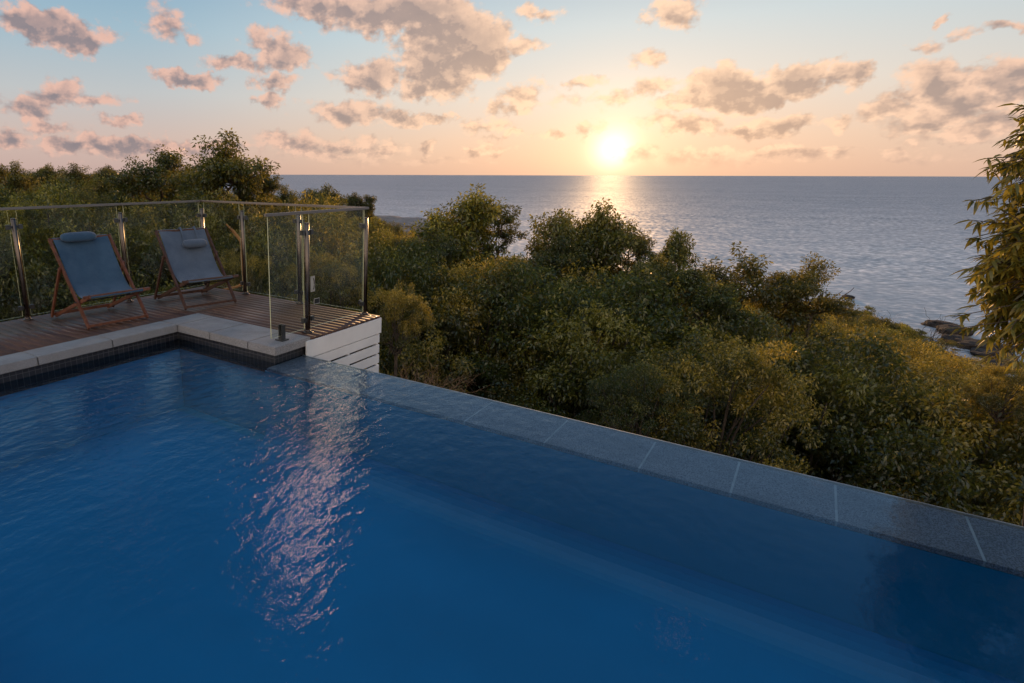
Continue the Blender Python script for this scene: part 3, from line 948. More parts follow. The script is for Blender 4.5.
# ------------------------------------------------------------------ deck chairs
def build_chair(x, y, rz, wood, cloth, hanging, label):
    r = empty('deck_chair', (x, y, 0), rz)
    tag(r, label, 'deck chair', 'sling deck chairs on the timber deck')
    hw = .335
    A0, A1 = Vector((0, 0, .0)), Vector((0, .70, .885))
    def rail(name, a, b, w_, h_, xs):
        for sx in xs:
            mb = MB()
            mb.bar((sx, a[0], a[1]), (sx, b[0], b[1]), w_, h_, (0, -(b[1]-a[1]), (b[0]-a[0])) , .004)
            mb.build(name, wood, r)
    rail('back_rail', (.012, .018), (.70, .885), .024, .042, (-hw, hw))
    rail('seat_rail', (.86, .022), (-.03, .352), .022, .040, (-hw+.028, hw-.028))
    rail('prop_leg', (.84, .02), (.47, .60), .022, .036, (-hw-.026, hw+.026))
    mb = MB()
    mb.bar((-hw, .018, .045), (hw, .018, .045), .036, .026, (0,0,1), .003)
    mb.build('front_stretcher', wood, r)
    mb = MB()
    mb.bar((-hw-.01, .835, .05), (hw+.01, .835, .05), .026, .034, (0,0,1), .003)
    mb.build('rear_stretcher', wood, r)
    mb = MB()
    mb.bar((-hw-.03, .0, .345), (hw+.05, .0, .345), .036, .030, (0,0,1), .004)
    mb.build('seat_bar', wood, r)
    mb = MB()
    mb.bar((-hw+.012, .688, .872), (hw-.012, .688, .872), .03, .03, (0,0,1), .004)
    mb.build('top_bar', wood, r)
    mb = MB()
    mb.tube([(-hw-.03, .21, .268), (hw+.03, .21, .268)], .007, 8)
    mb.build('pivot_rod', M['dark_steel'], r)
    # canvas sling, sagging between the top bar and the seat bar
    key = [(.715,.868),(.705,.893),(.685,.893),(.655,.85),(.60,.765),(.53,.655),(.46,.545),(.39,.445),(.32,.37),(.25,.325),(.18,.308),(.10,.318),(.04,.345),(.0,.364),(-.022,.352),(-.016,.328)]
    pts = [Vector((0, a, b)) for a, b in key]
    NX = 15
    hs = hw-.022
    vs = []; fs = []
    rng = random.Random(hash(label) % 1000)
    ph = rng.random()*6
    for i, q in enumerate(pts):
        tcurve = math.sin(PI*i/(len(pts)-1))
        for k in range(NX):
            u = k/(NX-1)*2-1
            sag = (1-u*u)*.018*tcurve + .006*math.sin(u*7+i*.8+ph)*tcurve*(1-u*u)
            vs.append((u*hs*(1-.03*tcurve), q.y+sag*.6, q.z-sag*.8))
    for i in range(len(pts)-1):
        for k in range(NX-1):
            fs.append((i*NX+k, i*NX+k+1, (i+1)*NX+k+1, (i+1)*NX+k))
    mb = MB(); mb.add(vs, fs)
    sl_ = mb.build('canvas_sling', cloth, r, True)
    md = sl_.modifiers.new('thickness', 'SOLIDIFY'); md.thickness = .006; md.offset = 0
    ms = sl_.modifiers.new('smooth', 'SUBSURF'); ms.levels = 1; ms.render_levels = 2
    # head pillow
    mb = MB()
    L = .20 if not hanging else .165
    cx = -.045 if not hanging else .075
    N = 9
    ring = []
    rr = .052
    for i in range(N+1):
        s = -1+2*i/N
        w_ = (1-abs(s)**6)**.5 if abs(s) < 1 else .35
        w_ = max(w_, .55)
        ring.append((cx+s*L, w_))
    cy, cz = (.635, .893) if not hanging else (.500, .722)
    n = 14
    vs = []; fs = []
    dirp = Vector((0, .6, .8)); nrm = Vector((0, -.8, .6))
    ea, eb = (.058, .040) if not hanging else (.056, .046)
    for (xx, w_) in ring:
        for k in range(n):
            a_ = 2*PI*k/n
            q = Vector((xx, cy, cz)) + dirp*math.cos(a_)*ea*w_ + nrm*math.sin(a_)*eb*w_
            vs.append(tuple(q))
    for i in range(len(ring)-1):
        for k in range(n):
            fs.append((i*n+k, i*n+(k+1) % n, (i+1)*n+(k+1) % n, (i+1)*n+k))
    fs.append(tuple(range(n-1, -1, -1))); fs.append(tuple((len(ring)-1)*n+k for k in range(n)))
    mb.add(vs, fs)
    pl = mb.build('head_pillow', cloth, r, True)
    ms = pl.modifiers.new('smooth', 'SUBSURF'); ms.levels = 1; ms.render_levels = 2
    for sx in ((-.02, .17) if hanging else (-.15, .06)):
        mb = MB()
        if hanging:
            path = [(.72,.87),(.715,.90),(.69,.91),(.655,.870),(.60,.785),(.545,.705),(.51,.66)]
        else:
            path = [(.73,.85),(.73,.89),(.70,.925),(.66,.935)]
        vs = []; fs = []
        for (a_, b_) in path:
            vs += [(sx-.014, a_, b_), (sx+.014, a_, b_)]
        for i in range(len(path)-1):
            fs.append((2*i, 2*i+1, 2*i+3, 2*i+2))
        mb.add(vs, fs)
        st = mb.build('strap', cloth, pl)
        md = st.modifiers.new('thickness', 'SOLIDIFY'); md.thickness = .004
    return r

build_chair(3.452, 5.672, rad(-4.0), M['chair_wood'], M['teal_canvas'], False, 'deck chair with teal blue sling and pillow resting over its top bar')
build_chair(4.650, 5.592, rad(-12.0), M['chair_wood_dark'], M['grey_canvas'], True, 'deck chair with grey-blue sling and bolster pillow hanging from two straps')

# ------------------------------------------------------------------ vegetation
def leaves_at(rng, C, spread, n_per, size, clump_tint, up=.6, out_c=None, aspect=.42, droop=.25, squash=.8):
    """rhombic folded leaves scattered round the clump centres C"""
    K = len(C)
    N = K*n_per
    ctr = np.repeat(C, n_per, 0)
    g = rng.normal(0, 1, (N, 3))
    g /= np.maximum(np.linalg.norm(g, axis=1, keepdims=True), 1e-6)
    rr = rng.random((N, 1))**.45
    off = g*rr*spread
    off[:, 2] *= squash
    P = ctr+off
    d = g*.8+rng.normal(0, .6, (N, 3))
    d[:, 2] -= droop
    d /= np.linalg.norm(d, axis=1, keepdims=True)
    nrm = rng.normal(0, .55, (N, 3))+np.array([0, 0, up])+g*.4
    s = np.cross(d, nrm); s /= np.maximum(np.linalg.norm(s, axis=1, keepdims=True), 1e-6)
    nn = np.cross(s, d)
    L = size*(.6+.8*rng.random((N, 1)))
    wd = L*aspect
    base = P; tip = P+d*L-np.array([0, 0, 1])*L*.15
    midp = P+d*L*.5
    a = midp+s*wd*.5+nn*L*.06
    b = midp-s*wd*.5+nn*L*.06
    V = np.stack([base, a, tip, b], 1).reshape(-1, 3)
    Q = np.arange(N*4).reshape(N, 4)
    tn = np.repeat(clump_tint, n_per)+rng.normal(0, .17, N)+.15*off[:, 2]/max(spread, 1e-6)  # upper leaves of a clump tinted lighter, as if lit from above
    T = np.repeat(np.clip(tn, 0, 1), 4)
    return V, Q, T

def merge(parts):
    V = []; Q = []; T = []; o = 0
    for v, q, t_ in parts:
        V.append(v); Q.append(q+o); T.append(t_); o += len(v)
    return np.concatenate(V), np.concatenate(Q), np.concatenate(T)

def wobble_path(rng, a, b, n, amp):
    a = np.array(a, float); b = np.array(b, float)
    pts = [a+(b-a)*i/n for i in range(n+1)]
    for i in range(1, n+1):
        pts[i] = pts[i]+rng.normal(0, amp, 3)*np.array([1, 1, .5])*(1 if i < n else .4)
    return pts

def make_bush(seed, leafmat, lobes=17, n_per=92, leaf=.025, rad_=.55, name='bush', tall=1.0, loose=0.0):
    """unit-height shrub: many stems, lumpy crown from the ground up"""
    rng = np.random.default_rng(seed)
    C = []; T = []
    mb = MB()
    lobec = []
    for i in range(lobes):
        th = rng.random()*2*PI
        ph = math.acos(1-rng.random()*1.15)       # upper part of a dome
        rr = rad_*(.62+.38*rng.random())
        c = np.array([rr*math.sin(ph)*math.cos(th), rr*math.sin(ph)*math.sin(th), .34+.50*math.cos(ph)*(.8+.35*rng.random())])
        lobec.append(c)
    lobec += [np.array([rng.normal(0, .12), rng.normal(0, .12), .55+.15*rng.random()]) for _ in range(3)]
    for c in lobec:
        lr = (.11+.11*rng.random())*(1.0 if lobes < 25 else .72)
        base_t = np.clip(.34+rng.normal(0, .22)+.32*(c[2]-.45), 0, 1)  # higher lobes get a golder tint: light on crown tops painted in
        m_ = 11
        for k in range(m_):
            g = rng.normal(0, 1, 3); g /= np.linalg.norm(g)
            g[2] = abs(g[2])*.9 if rng.random() < .75 else g[2]
            q = c+g*lr*(1+loose*rng.random())
            if q[2] < .03: q[2] = .03+.05*rng.random()
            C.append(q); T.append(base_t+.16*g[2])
        st = wobble_path(rng, (rng.normal(0, .05), rng.normal(0, .05), -.04), c, 5, .02)
        mb.tube(st, [.014-.0022*i for i in range(6)], 5, False)
    # skirt so that the plant closes down to the soil
    for k in range(26):
        th = rng.random()*2*PI; rr = rad_*(.55+.4*rng.random())
        C.append(np.array([rr*math.cos(th), rr*math.sin(th), .06+.22*rng.random()])); T.append(.12+.1*rng.random())  # low tint paints the shaded foot into the leaf colour
    C = np.array(C); T = np.array(T)
    V, Q, TT = leaves_at(rng, C, .072 if lobes < 25 else .052, n_per, leaf, T)
    V[:, 2] = np.maximum(V[:, 2], -.02)
    V[:, 2] *= 1.0/np.quantile(V[:, 2], .999)
    wn = .5/np.quantile(np.hypot(V[:, 0], V[:, 1]), .96)
    V[:, :2] *= wn
    mb.v = [(q[0]*wn, q[1]*wn, q[2]) for q in mb.v]
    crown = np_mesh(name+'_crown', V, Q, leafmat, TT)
    tm = mb.build('stems_tmp', M['bark'], smooth=True)
    trunk = tm.data; bpy.data.objects.remove(tm)
    return crown, trunk

def make_tree(seed, leafmat, trunk_h=.30, limbs=7, spread=.42, n_per=64, leaf=.026, clump=.066, name='tree', density=1.0, flat=.75, tint0=.3):
    """unit-height open tree with visible limbs and clumped leaves"""
    rng = np.random.default_rng(seed)
    mb = MB()
    top = np.array([rng.normal(0, .03), rng.normal(0, .03), .70])
    tr = wobble_path(rng, (0, 0, -.05), top, 7, .015)
    mb.tube(tr, [.024-.0026*i for i in range(8)], 8, False)
    C = []; T = []
    def tip(q, w=0.0):
        C.append(np.array(q)); T.append(tint0+rng.normal(0, .13)+.40*(q[2]-.6)+w)  # tint rises with height, painting lit tops into the crown
    for i in range(limbs):
        f = (i+.5)/limbs
        k = 1.1+f*5.8
        base = tr[int(k)]+(tr[min(int(k)+1, 7)]-tr[int(k)])*(k-int(k))
        az = i*2.4+rng.normal(0, .3)
        ele = rad(8+55*f+rng.normal(0, 8))
        L = spread*(1.05-.45*f)*(.8+.4*rng.random())
        d = np.array([math.cos(az)*math.cos(ele), math.sin(az)*math.cos(ele), math.sin(ele)*flat+.18])
        e = base+d*L
        lp = wobble_path(rng, base, e, 5, .018)
        mb.tube(lp, [.013-.0017*j for j in range(6)], 6, False)
        for j in range(int(7*density)):
            u = .35+.65*rng.random()
            b2 = lp[min(int(u*5), 4)]+(lp[min(int(u*5)+1, 5)]-lp[min(int(u*5), 4)])*(u*5-int(u*5))
            d2 = d*.55+rng.normal(0, .62, 3); d2[2] = d2[2]*.55+.33
            d2 /= np.linalg.norm(d2)
            L2 = (.11+.11*rng.random())
            sp = wobble_path(rng, b2, b2+d2*L2, 3, .010)
            mb.tube(sp, [.0055, .0045, .0034, .0022], 5, False)
            for q in (sp[2], sp[3]):
                tip(q)
            for kx in range(3):
                d3 = d2*.6+rng.normal(0, .6, 3); d3[2] += .25
                d3 /= np.linalg.norm(d3)
                q = sp[1+rng.integers(0, 3)]+d3*(.05+.06*rng.random())
                mb.tube([sp[2], q], [.0028, .0015], 4, False)
                tip(q)
    for j in range(int(9*density)):
        tip(top+rng.normal(0, .07, 3)+np.array([0, 0, .10*rng.random()+.05]))
    C = np.array(C); T = np.array(T)
    V, Q, TT = leaves_at(rng, C, clump, n_per, leaf, np.clip(T, 0, 1), squash=.75)
    zmax = np.quantile(V[:, 2], .999)
    V[:, 2] *= 1/zmax
    for i, q in enumerate(mb.v):
        mb.v[i] = (q[0], q[1], q[2]/zmax)
    wn = .5/np.quantile(np.hypot(V[:, 0], V[:, 1]), .96)
    V[:, :2] *= wn
    mb.v = [(q[0]*wn, q[1]*wn, q[2]) for q in mb.v]
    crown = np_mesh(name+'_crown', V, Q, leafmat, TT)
    tm = mb.build('stems_tmp', M['bark'], smooth=True)
    trunk = tm.data; bpy.data.objects.remove(tm)
    return crown, trunk

BUSH = [make_bush(11, M['leaf']), make_bush(12, M['leaf_sunlit']), make_bush(13, M['leaf_dark'], lobes=20), make_bush(14, M['leaf_sunlit'], lobes=22, leaf=.028),
        make_bush(15, M['leaf'], lobes=14, loose=.6), make_bush(16, M['leaf_dark'], lobes=15, loose=.5), make_bush(17, M['leaf_sunlit'], lobes=18, leaf=.022, n_per=100, loose=.3)]
BUSHL = [make_bush(31, M['leaf'], lobes=30, leaf=.0150, n_per=118), make_bush(32, M['leaf_sunlit'], lobes=32, leaf=.0150, n_per=118), make_bush(33, M['leaf_dark'], lobes=34, leaf=.0155, n_per=118),
         make_bush(34, M['leaf_sunlit'], lobes=28, leaf=.0170, n_per=100, loose=.4), make_bush(35, M['leaf'], lobes=26, leaf=.0150, n_per=118, loose=.5), make_bush(36, M['leaf_dark'], lobes=26, leaf=.0160, n_per=105, loose=.4), make_bush(37, M['leaf_sunlit'], lobes=30, leaf=.0125, n_per=140, loose=.3)]
TREE = [make_tree(21, M['leaf_dark'], limbs=9, density=1.3), make_tree(22, M['leaf'], limbs=8, density=1.2), make_tree(23, M['leaf_sunlit'], limbs=7, density=1.0, spread=.5, flat=.6),
        make_tree(24, M['leaf'], limbs=6, density=.9, spread=.3, clump=.045), make_tree(25, M['leaf_dark'], limbs=10, density=1.4, spread=.46)]

def plant(name, protos, x, y, z, height, width, rz, label, cat, group=None, partname='crown'):
    r = empty(name, (x, y, z), rz)
    s = width
    for nm, me in ((partname, protos[0]), ('trunk' if 'tree' in name else 'stems', protos[1])):
        o = bpy.data.objects.new(nm, me)
        COL.objects.link(o)
        o.parent = r
        o.scale = (s, s, height)
    tag(r, label, cat, group)
    return r

PLACED = []
def at_sight(name, protos, px, py, dist, wpx, label, cat, rz=0.0, group=None, prop=1.0):
    """stand a plant on the slope on the bearing of px, its top reaching the height seen at py"""
    top = sight(px, py, dist)
    gz = g1(top[0], top[1])
    dep = float((top-CAM)@_fw)
    wd = wpx/F*dep
    h = min(top[2]-gz, wd*prop)
    ext = top[2]-gz-h
    PLACED.append((top[0], top[1], wd*.4))
    r = plant(name, protos, top[0], top[1], gz, h, wd, rz, label, cat, group)
    if ext > .05:
        for o in r.children:
            o.location.z = ext
            if o.name.startswith('trunk') or o.name.startswith('stems'):
                me = o.data.copy()
                import bmesh
                bm = bmesh.new(); bm.from_mesh(me)
                n = 8
                lo = [bm.verts.new((.034*math.cos(2*PI*k/n), .034*math.sin(2*PI*k/n), -ext/h-.1)) for k in range(n)]
                hi = [bm.verts.new((.024*math.cos(2*PI*k/n), .024*math.sin(2*PI*k/n), .03)) for k in range(n)]
                for k in range(n):
                    bm.faces.new((lo[k], lo[(k+1) % n], hi[(k+1) % n], hi[k]))
                bm.to_mesh(me); bm.free()
                o.data = me
    return r

def build_plants():
    A = at_sight
    # --- beyond the deck, left
    A('broad_tree', TREE[0], 216, 133, 17, 150, 'tallest open-crowned tree, rising above the horizon behind the fence corner', 'tree', .4)
    A('broad_tree', TREE[1], 150, 147, 20, 108, 'thin-crowned dark tree just left of the tallest tree, beyond the deck', 'tree', 2.1)
    A('broad_tree', TREE[4], 262, 172, 18.5, 60, 'small tree at the right foot of the tallest tree behind the fence', 'tree', 1.0)
    A('broad_tree', TREE[4], 322, 186, 30, 80, 'low dark round tree against the sea above the fence top rail', 'tree', 3.0)
    A('broad_tree', TREE[0], 285, 186, 27, 60, 'dark tree on the skyline between tallest tree and the sea', 'tree', 4.4)
    A('broad_tree', TREE[4], 360, 193, 27, 44, 'small dark tree beside the tall right end post of the fence', 'tree', 5.0)
    for i, (px, py, d_, w_) in enumerate([(8,162,34,70),(45,165,36,60),(78,164,33,60),(108,166,30,56),(-25,160,30,80),(125,172,26,60),(182,166,24,60)]):
        A('broad_tree', TREE[[0, 4, 0, 4, 4, 0, 4][i]], px, py, d_, w_, 'dark tree in the even treeline on the far left skyline', 'tree', i*1.3, 'trees of the far left treeline')
    # --- right of the deck: open trees against the sea
    A('broad_tree', TREE[1], 462, 188, 19, 132, 'open tree against the sea nearest the deck, limbs showing below its crown', 'tree', .2, None, 1.1)
    A('broad_tree', TREE[3], 503, 204, 20, 70, 'slim side tree joined to the right of the open tree nearest the deck', 'tree', 1.2)
    A('broad_tree', TREE[4], 588, 205, 18, 140, 'tall dense tree standing just below the setting sun', 'tree', 2.2, None, 1.2)
    A('broad_tree', TREE[2], 634, 221, 18.5, 82, 'small golden tree backlit beneath the sun glitter', 'tree', .6)
    A('slim_tree', TREE[3], 681, 231, 17, 72, 'slim airy tree right of the sunlit trees, sea showing through it', 'tree', .3, None, 1.6)
    A('broad_tree', TREE[2], 752, 247, 17, 150, 'spreading flat-topped golden tree in front of the sea, left of two', 'tree', 1.9, None, .95)
    A('broad_tree', TREE[2], 806, 254, 17.5, 104, 'spreading golden tree by the bare branch, nearest the sea rock', 'tree', 4.0)
    A('broad_tree', TREE[0], 556, 236, 16.5, 92, 'lower dark tree tucked against the left side of the tree below the sun', 'tree', 5.2)
    A('broad_tree', TREE[4], 655, 258, 15.5, 96, 'low round tree in front of the gap between sunlit and airy trees', 'tree', 2.7)
    A('broad_tree', TREE[1], 712, 268, 15, 96, 'low green tree filling the gap left of the spreading golden trees', 'tree', 3.6)
    A('broad_tree', TREE[4], 428, 236, 16, 84, 'low dark tree at the foot of the open tree nearest the deck', 'tree', 1.7)
    A('broad_tree', TREE[1], 520, 262, 14.5, 110, 'low green tree below the sea gap between the two tall trees', 'tree', .9)
    # --- bushes singled out
    A('round_bush', BUSH[4], 385, 232, 17, 62, 'rounded green bush just right of the fence end post', 'bush', .4)
    A('round_bush', BUSH[1], 398, 284, 9.2, 70, 'yellow-green bush leaning out beside the white slatted screen', 'bush', 1.4)
    A('round_bush', BUSHL[1], 330, 250, 11.5, 120, 'golden lit bush seen through the glass between the two front posts', 'bush', 2.0)
    A('round_bush', BUSHL[6], 235, 250, 11.5, 100, 'golden bush behind the glass beside the right deck chair', 'bush', 2.6)
    A('round_bush', BUSHL[3], 80, 188, 15, 90, 'pale golden bush showing above the rail over the left deck chair', 'bush', .9)
    A('round_bush', BUSH[0], 10, 200, 13, 70, 'green bush behind the left end of the glass fence', 'bush', .1)
    A('round_bush', BUSHL[3], 730, 334, 10.5, 200, 'large leafy bush with lit golden tips in the middle of the slope', 'bush', .8)
    A('round_bush', BUSHL[4], 645, 362, 9.5, 110, 'bright green bush hanging close over the pool edge, left of the joints', 'bush', 3.1)
    A('round_bush', BUSH[1], 1016, 362, 13, 60, 'small golden bush at the right edge below the overhanging tree', 'bush', 1.1)
    # --- the thicket: fill the slope so that no canopy breaks the skyline seen from the pool
    sky_px = [-80, 0, 120, 165, 265, 300, 370, 390, 420, 530, 560, 650, 700, 780, 830, 880, 940, 1000, 1100]
    sky_py = [172, 172, 175, 182, 192, 196, 212, 238, 255, 264, 266, 276, 283, 303, 312, 323, 341, 369, 404]
    rng = random.Random(8)
    kinds = [(0,'green leafy bush'),(1,'olive gold bush'),(2,'dark green bush'),(3,'golden tipped bush'),(4,'loose green bush'),(5,'loose dark bush'),(6,'fine-leaved golden bush')]
    n = 0
    d_ = 6.6
    while d_ < 95:
        step = max(1.45, .085*d_+.75)
        da = step/d_
        a_ = rad(-24)+rng.random()*da
        while a_ < rad(72):
            dd = d_*(1+rng.uniform(-.06, .06)); aa = a_+rng.uniform(-.3, .3)*da
            x, y = dd*math.cos(aa), dd*math.sin(aa)
            a_ += da
            # clear of pool, deck, sea
            if aa > rad(36) and dd > 20 and rng.random() < .62: continue
            if x < 5.35 and y < 7.6: continue
            if x < 6.3 and y > 3.2 and y < 7.6: continue
            if shore_dist(x, y)[0] < 1.3: continue
            gz = g1(x, y)
            v = np.array([x, y, 0])-np.array([0, 0, CAM[2]])
            dep = v@_fw
            px = CX+F*(v@_r)/dep
            if px < -90 or px > 1120: continue
            cap = float(np.interp(px, sky_px, sky_py))
            # open gaps near featured trees keep their own crowns
            cap += rng.uniform(0, 7) - (9 if px > 380 else 4)
            d3 = ray(px, cap); ztop = CAM[2]+d3[2]*dd/math.hypot(d3[0], d3[1])
            hh = rng.uniform(1.8, 3.2) if dd < 12 else min(6.0, (ztop-gz)*rng.uniform(.86, 1.0))
            if aa > rad(30) and dd < 12: hh *= 1.30
            if dd < 10: hh = rng.uniform(1.5, 2.1)
            sd_ = float(shore_dist(x, y)[0])
            if sd_ < 10: hh *= .5+.5*sd_/10
            hh = min(hh, ztop-gz)
            if hh < .6:
                if dd < 30 or aa > rad(25): continue
                hh = rng.uniform(.5, .9)
            if any((x-q[0])**2+(y-q[1])**2 < (q[2]*.5)**2 for q in PLACED): continue
            ki = rng.choice([0,0,1,1,2,3,3,4,5,6,6]) if aa < rad(30) else rng.choice([0,1,2,2,3,4,5,5,0])
            if dd < 9.5 and aa > rad(-6): ki = rng.choice([2,2,5,0,4,6])
            kn = kinds[ki][1]
            where = 'in the thicket behind the deck' if aa > rad(30) else ('on the slope near the shore' if dd > 30 else ('in the thicket just beyond the pool edge' if dd < 11 else 'in the thicket below the pool'))
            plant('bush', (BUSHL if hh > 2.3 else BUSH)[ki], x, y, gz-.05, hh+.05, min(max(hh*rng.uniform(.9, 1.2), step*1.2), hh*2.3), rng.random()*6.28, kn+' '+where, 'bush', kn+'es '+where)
            n += 1
        d_ += step*.82
    # low scrub down to the rocks
    for k in range(1500):
        dd = rng.uniform(30, 92); aa = rad(rng.uniform(-16, 15))
        x, y = dd*math.cos(aa), dd*math.sin(aa)
        sd_ = float(shore_dist(x, y)[0])
        if sd_ < 1.0 or sd_ > 20 or n > 300: continue
        hh = rng.uniform(.6, 1.1)+.04*sd_
        if any((x-q[0])**2+(y-q[1])**2 < 1.1 for q in PLACED[-500:]): continue
        PLACED.append((x, y, 1.0))
        ki = rng.choice([0, 1, 3, 4, 6])
        plant('bush', BUSH[ki], x, y, g1(x, y)-.05, hh, hh*rng.uniform(1.1, 1.9), rng.random()*6.28, 'low coastal scrub bush above the shore rocks', 'bush', 'low scrub above the shore rocks')
        n += 1
    for (px, py, d_, w_) in [(836, 309, 42, 46), (858, 312, 44, 44), (880, 317, 45, 40), (900, 322, 46, 40), (822, 312, 36, 44), (846, 318, 36, 50), (872, 325, 36, 50)]:
        q = sight(px, py, d_); gz = g1(q[0], q[1])
        plant('bush', BUSH[(px//7) % 2*3], q[0], q[1], gz-.1, max(q[2]-gz+.1, .8), w_/F*d_*1.05, px, 'low coastal scrub bush above the shore rocks', 'bush', 'low scrub above the shore rocks')
    print('thicket', n)

build_plants()

# --- long-leaved tree overhanging from the right
def build_overhang():
    rng = np.random.default_rng(77)
    base = sight(1210, 300, 7.4)
    gz = g1(base[0], base[1])
    r = empty('long_leaved_tree', (base[0], base[1], gz))
    tag(r, 'tree with long drooping pointed leaves hanging in from the right edge', 'tree')
    O = np.array([base[0], base[1], gz])
    mb = MB()
    top = sight(1125, 105, 7.2)
    tr = wobble_path(rng, O+np.array([0, 0, -.2]), top, 8, .05)
    mb.tube([q-O for q in tr], [.11-.011*i for i in range(9)], 10, False)
    tips = []
    targets = [(1012,122,22),(1022,150,30),(1000,150,16),(1030,190,34),(1012,176,22),(1006,212,22),(1030,240,34),(1000,236,20),(1018,262,30),(986,262,16),(1002,286,26),(1026,290,34),(978,272,12),(990,300,18),(1014,316,24),(984,318,12),(1006,332,18),(1040,130,34),(1050,220,40),(1050,280,40),(1028,326,20),(1060,180,40),(1010,240,20),(996,262,20),
               (1060,120,44),(1085,100,44),(1110,90,44),(1080,180,48),(1100,235,48),(1085,295,48),(1125,150,48),(1135,270,48),(1065,325,40),(1150,200,48),(1150,120,44),(1170,240,44),(1120,330,40)]
    for (px, py, sp) in targets:
        px += 20 if py < 235 else 10
        py += 16 if py < 200 else 4
        dist = 6.9+rng.uniform(-.5, .5)
        e = sight(px, py, dist)
        k = int(np.argmin([abs(q[2]-(e[2]+.25)) for q in tr]))
        path = wobble_path(rng, tr[k], e, 6, .03)
        for i in range(1, 6):
            path[i][2] += .12*math.sin(PI*i/6)
        mb.tube([q-O for q in path], [.022-.003*i for i in range(7)], 6, False)
        sw = sp/F*6.5
        for j in range(int(sp*.85)):
            q = e+rng.normal(0, 1, 3)*np.array([sw*.44, sw*.44, sw*.38])
            b = path[4]+(path[6]-path[4])*rng.random()
            md_ = (b+q)/2+np.array([0, 0, .03])
            mb.tube([b-O, md_-O, q-O], [.006, .004, .0025], 4, False)
            tips.append((q, (q-b)/max(np.linalg.norm(q-b), 1e-6)))
    mb.build('trunk', M['bark'], r, True)
    Vs = []; Qs = []; Ts = []; o = 0
    for q, d0 in tips:
        tint = np.clip(.42+rng.normal(0, .2), 0, 1)
        for k in range(13):
            th = rng.random()*2*PI
            side = np.array([math.cos(th), math.sin(th), 0])
            d = d0*.5+side*.75+np.array([0, 0, -.20+.35*rng.normal()])
            d /= np.linalg.norm(d)
            L = .05+.06*rng.random(); wd = .017+.008*rng.random()
            b = q-d0*.06*rng.random()*2
            s = np.cross(d, np.array([0, 0, 1.0])+rng.normal(0, .35, 3)); s /= max(np.linalg.norm(s), 1e-6)
            nn = np.cross(s, d)
            rows = []
            for u, ww in ((0, .12), (.3, 1.0), (.65, .8), (1.0, .02)):
                c = b+d*L*u+np.array([0, 0, -1])*L*.32*u*u
                rows += [c-s*wd*ww*.5+nn*wd*.12*ww, c+s*wd*ww*.5+nn*wd*.12*ww]
            Vs += rows
            for i in range(3):
                Qs.append((o+2*i, o+2*i+1, o+2*i+3, o+2*i+2))
            tv = np.clip(tint+rng.normal(0, .15), 0, 1)
            Ts += [tv]*8
            o += 8
    me = np_mesh('long_leaves_crown', np.array(Vs)-O, np.array(Qs), M['leaf_long'], np.array(Ts), True)
    c = bpy.data.objects.new('crown', me); COL.objects.link(c); c.parent = r

build_overhang()

# --- undergrowth close to the wall and between the bushes
def build_undergrowth():
    rng = np.random.default_rng(5)
    C = []
    while len(C) < 5200:
        d = 5.5+34*rng.random()**1.2; a = rad(-22+92*rng.random())
        x, y = d*math.cos(a), d*math.sin(a)
        if (x < 4.75 and y < 7.0) or (x < 5.8 and 3.5 < y < 7.0): continue
        C.append((x, y))
    C = np.array(C)
    s = shore_dist(C[:, 0], C[:, 1])
    C = C[s > 3]
    z = ground(C[:, 0], C[:, 1])
    P = np.stack([C[:, 0], C[:, 1], z+.12+.35*rng.random(len(C))], -1)
    V, Q, T = leaves_at(rng, P, .34, 16, .11, np.full(len(P), .15))
    me = np_mesh('undergrowth', V, Q, M['leaf_dark'], T)
    o = bpy.data.objects.new('undergrowth', me); COL.objects.link(o)
    tag(o, 'dark leafy undergrowth covering the slope between the bushes', 'undergrowth', kind='stuff')

build_undergrowth()

# ------------------------------------------------------------------ dead wood and rocks
def branchy(rng, mb, a, d, L, r, depth, spread=.6, up=.1, kids=3):
    a = np.array(a, float); d = np.array(d, float)/np.linalg.norm(d)
    b = a+d*L
    pts = wobble_path(rng, a, b, 4, L*.04)
    mb.tube(pts, [r*(1-.15*i) for i in range(5)], 5, False)
    if depth <= 0:
        return
    for k in range(kids):
        d2 = d+rng.normal(0, spread, 3)+np.array([0, 0, up])
        branchy(rng, mb, pts[2+k % 3], d2, L*(.5+.25*rng.random()), r*.55, depth-1, spread, up, kids)

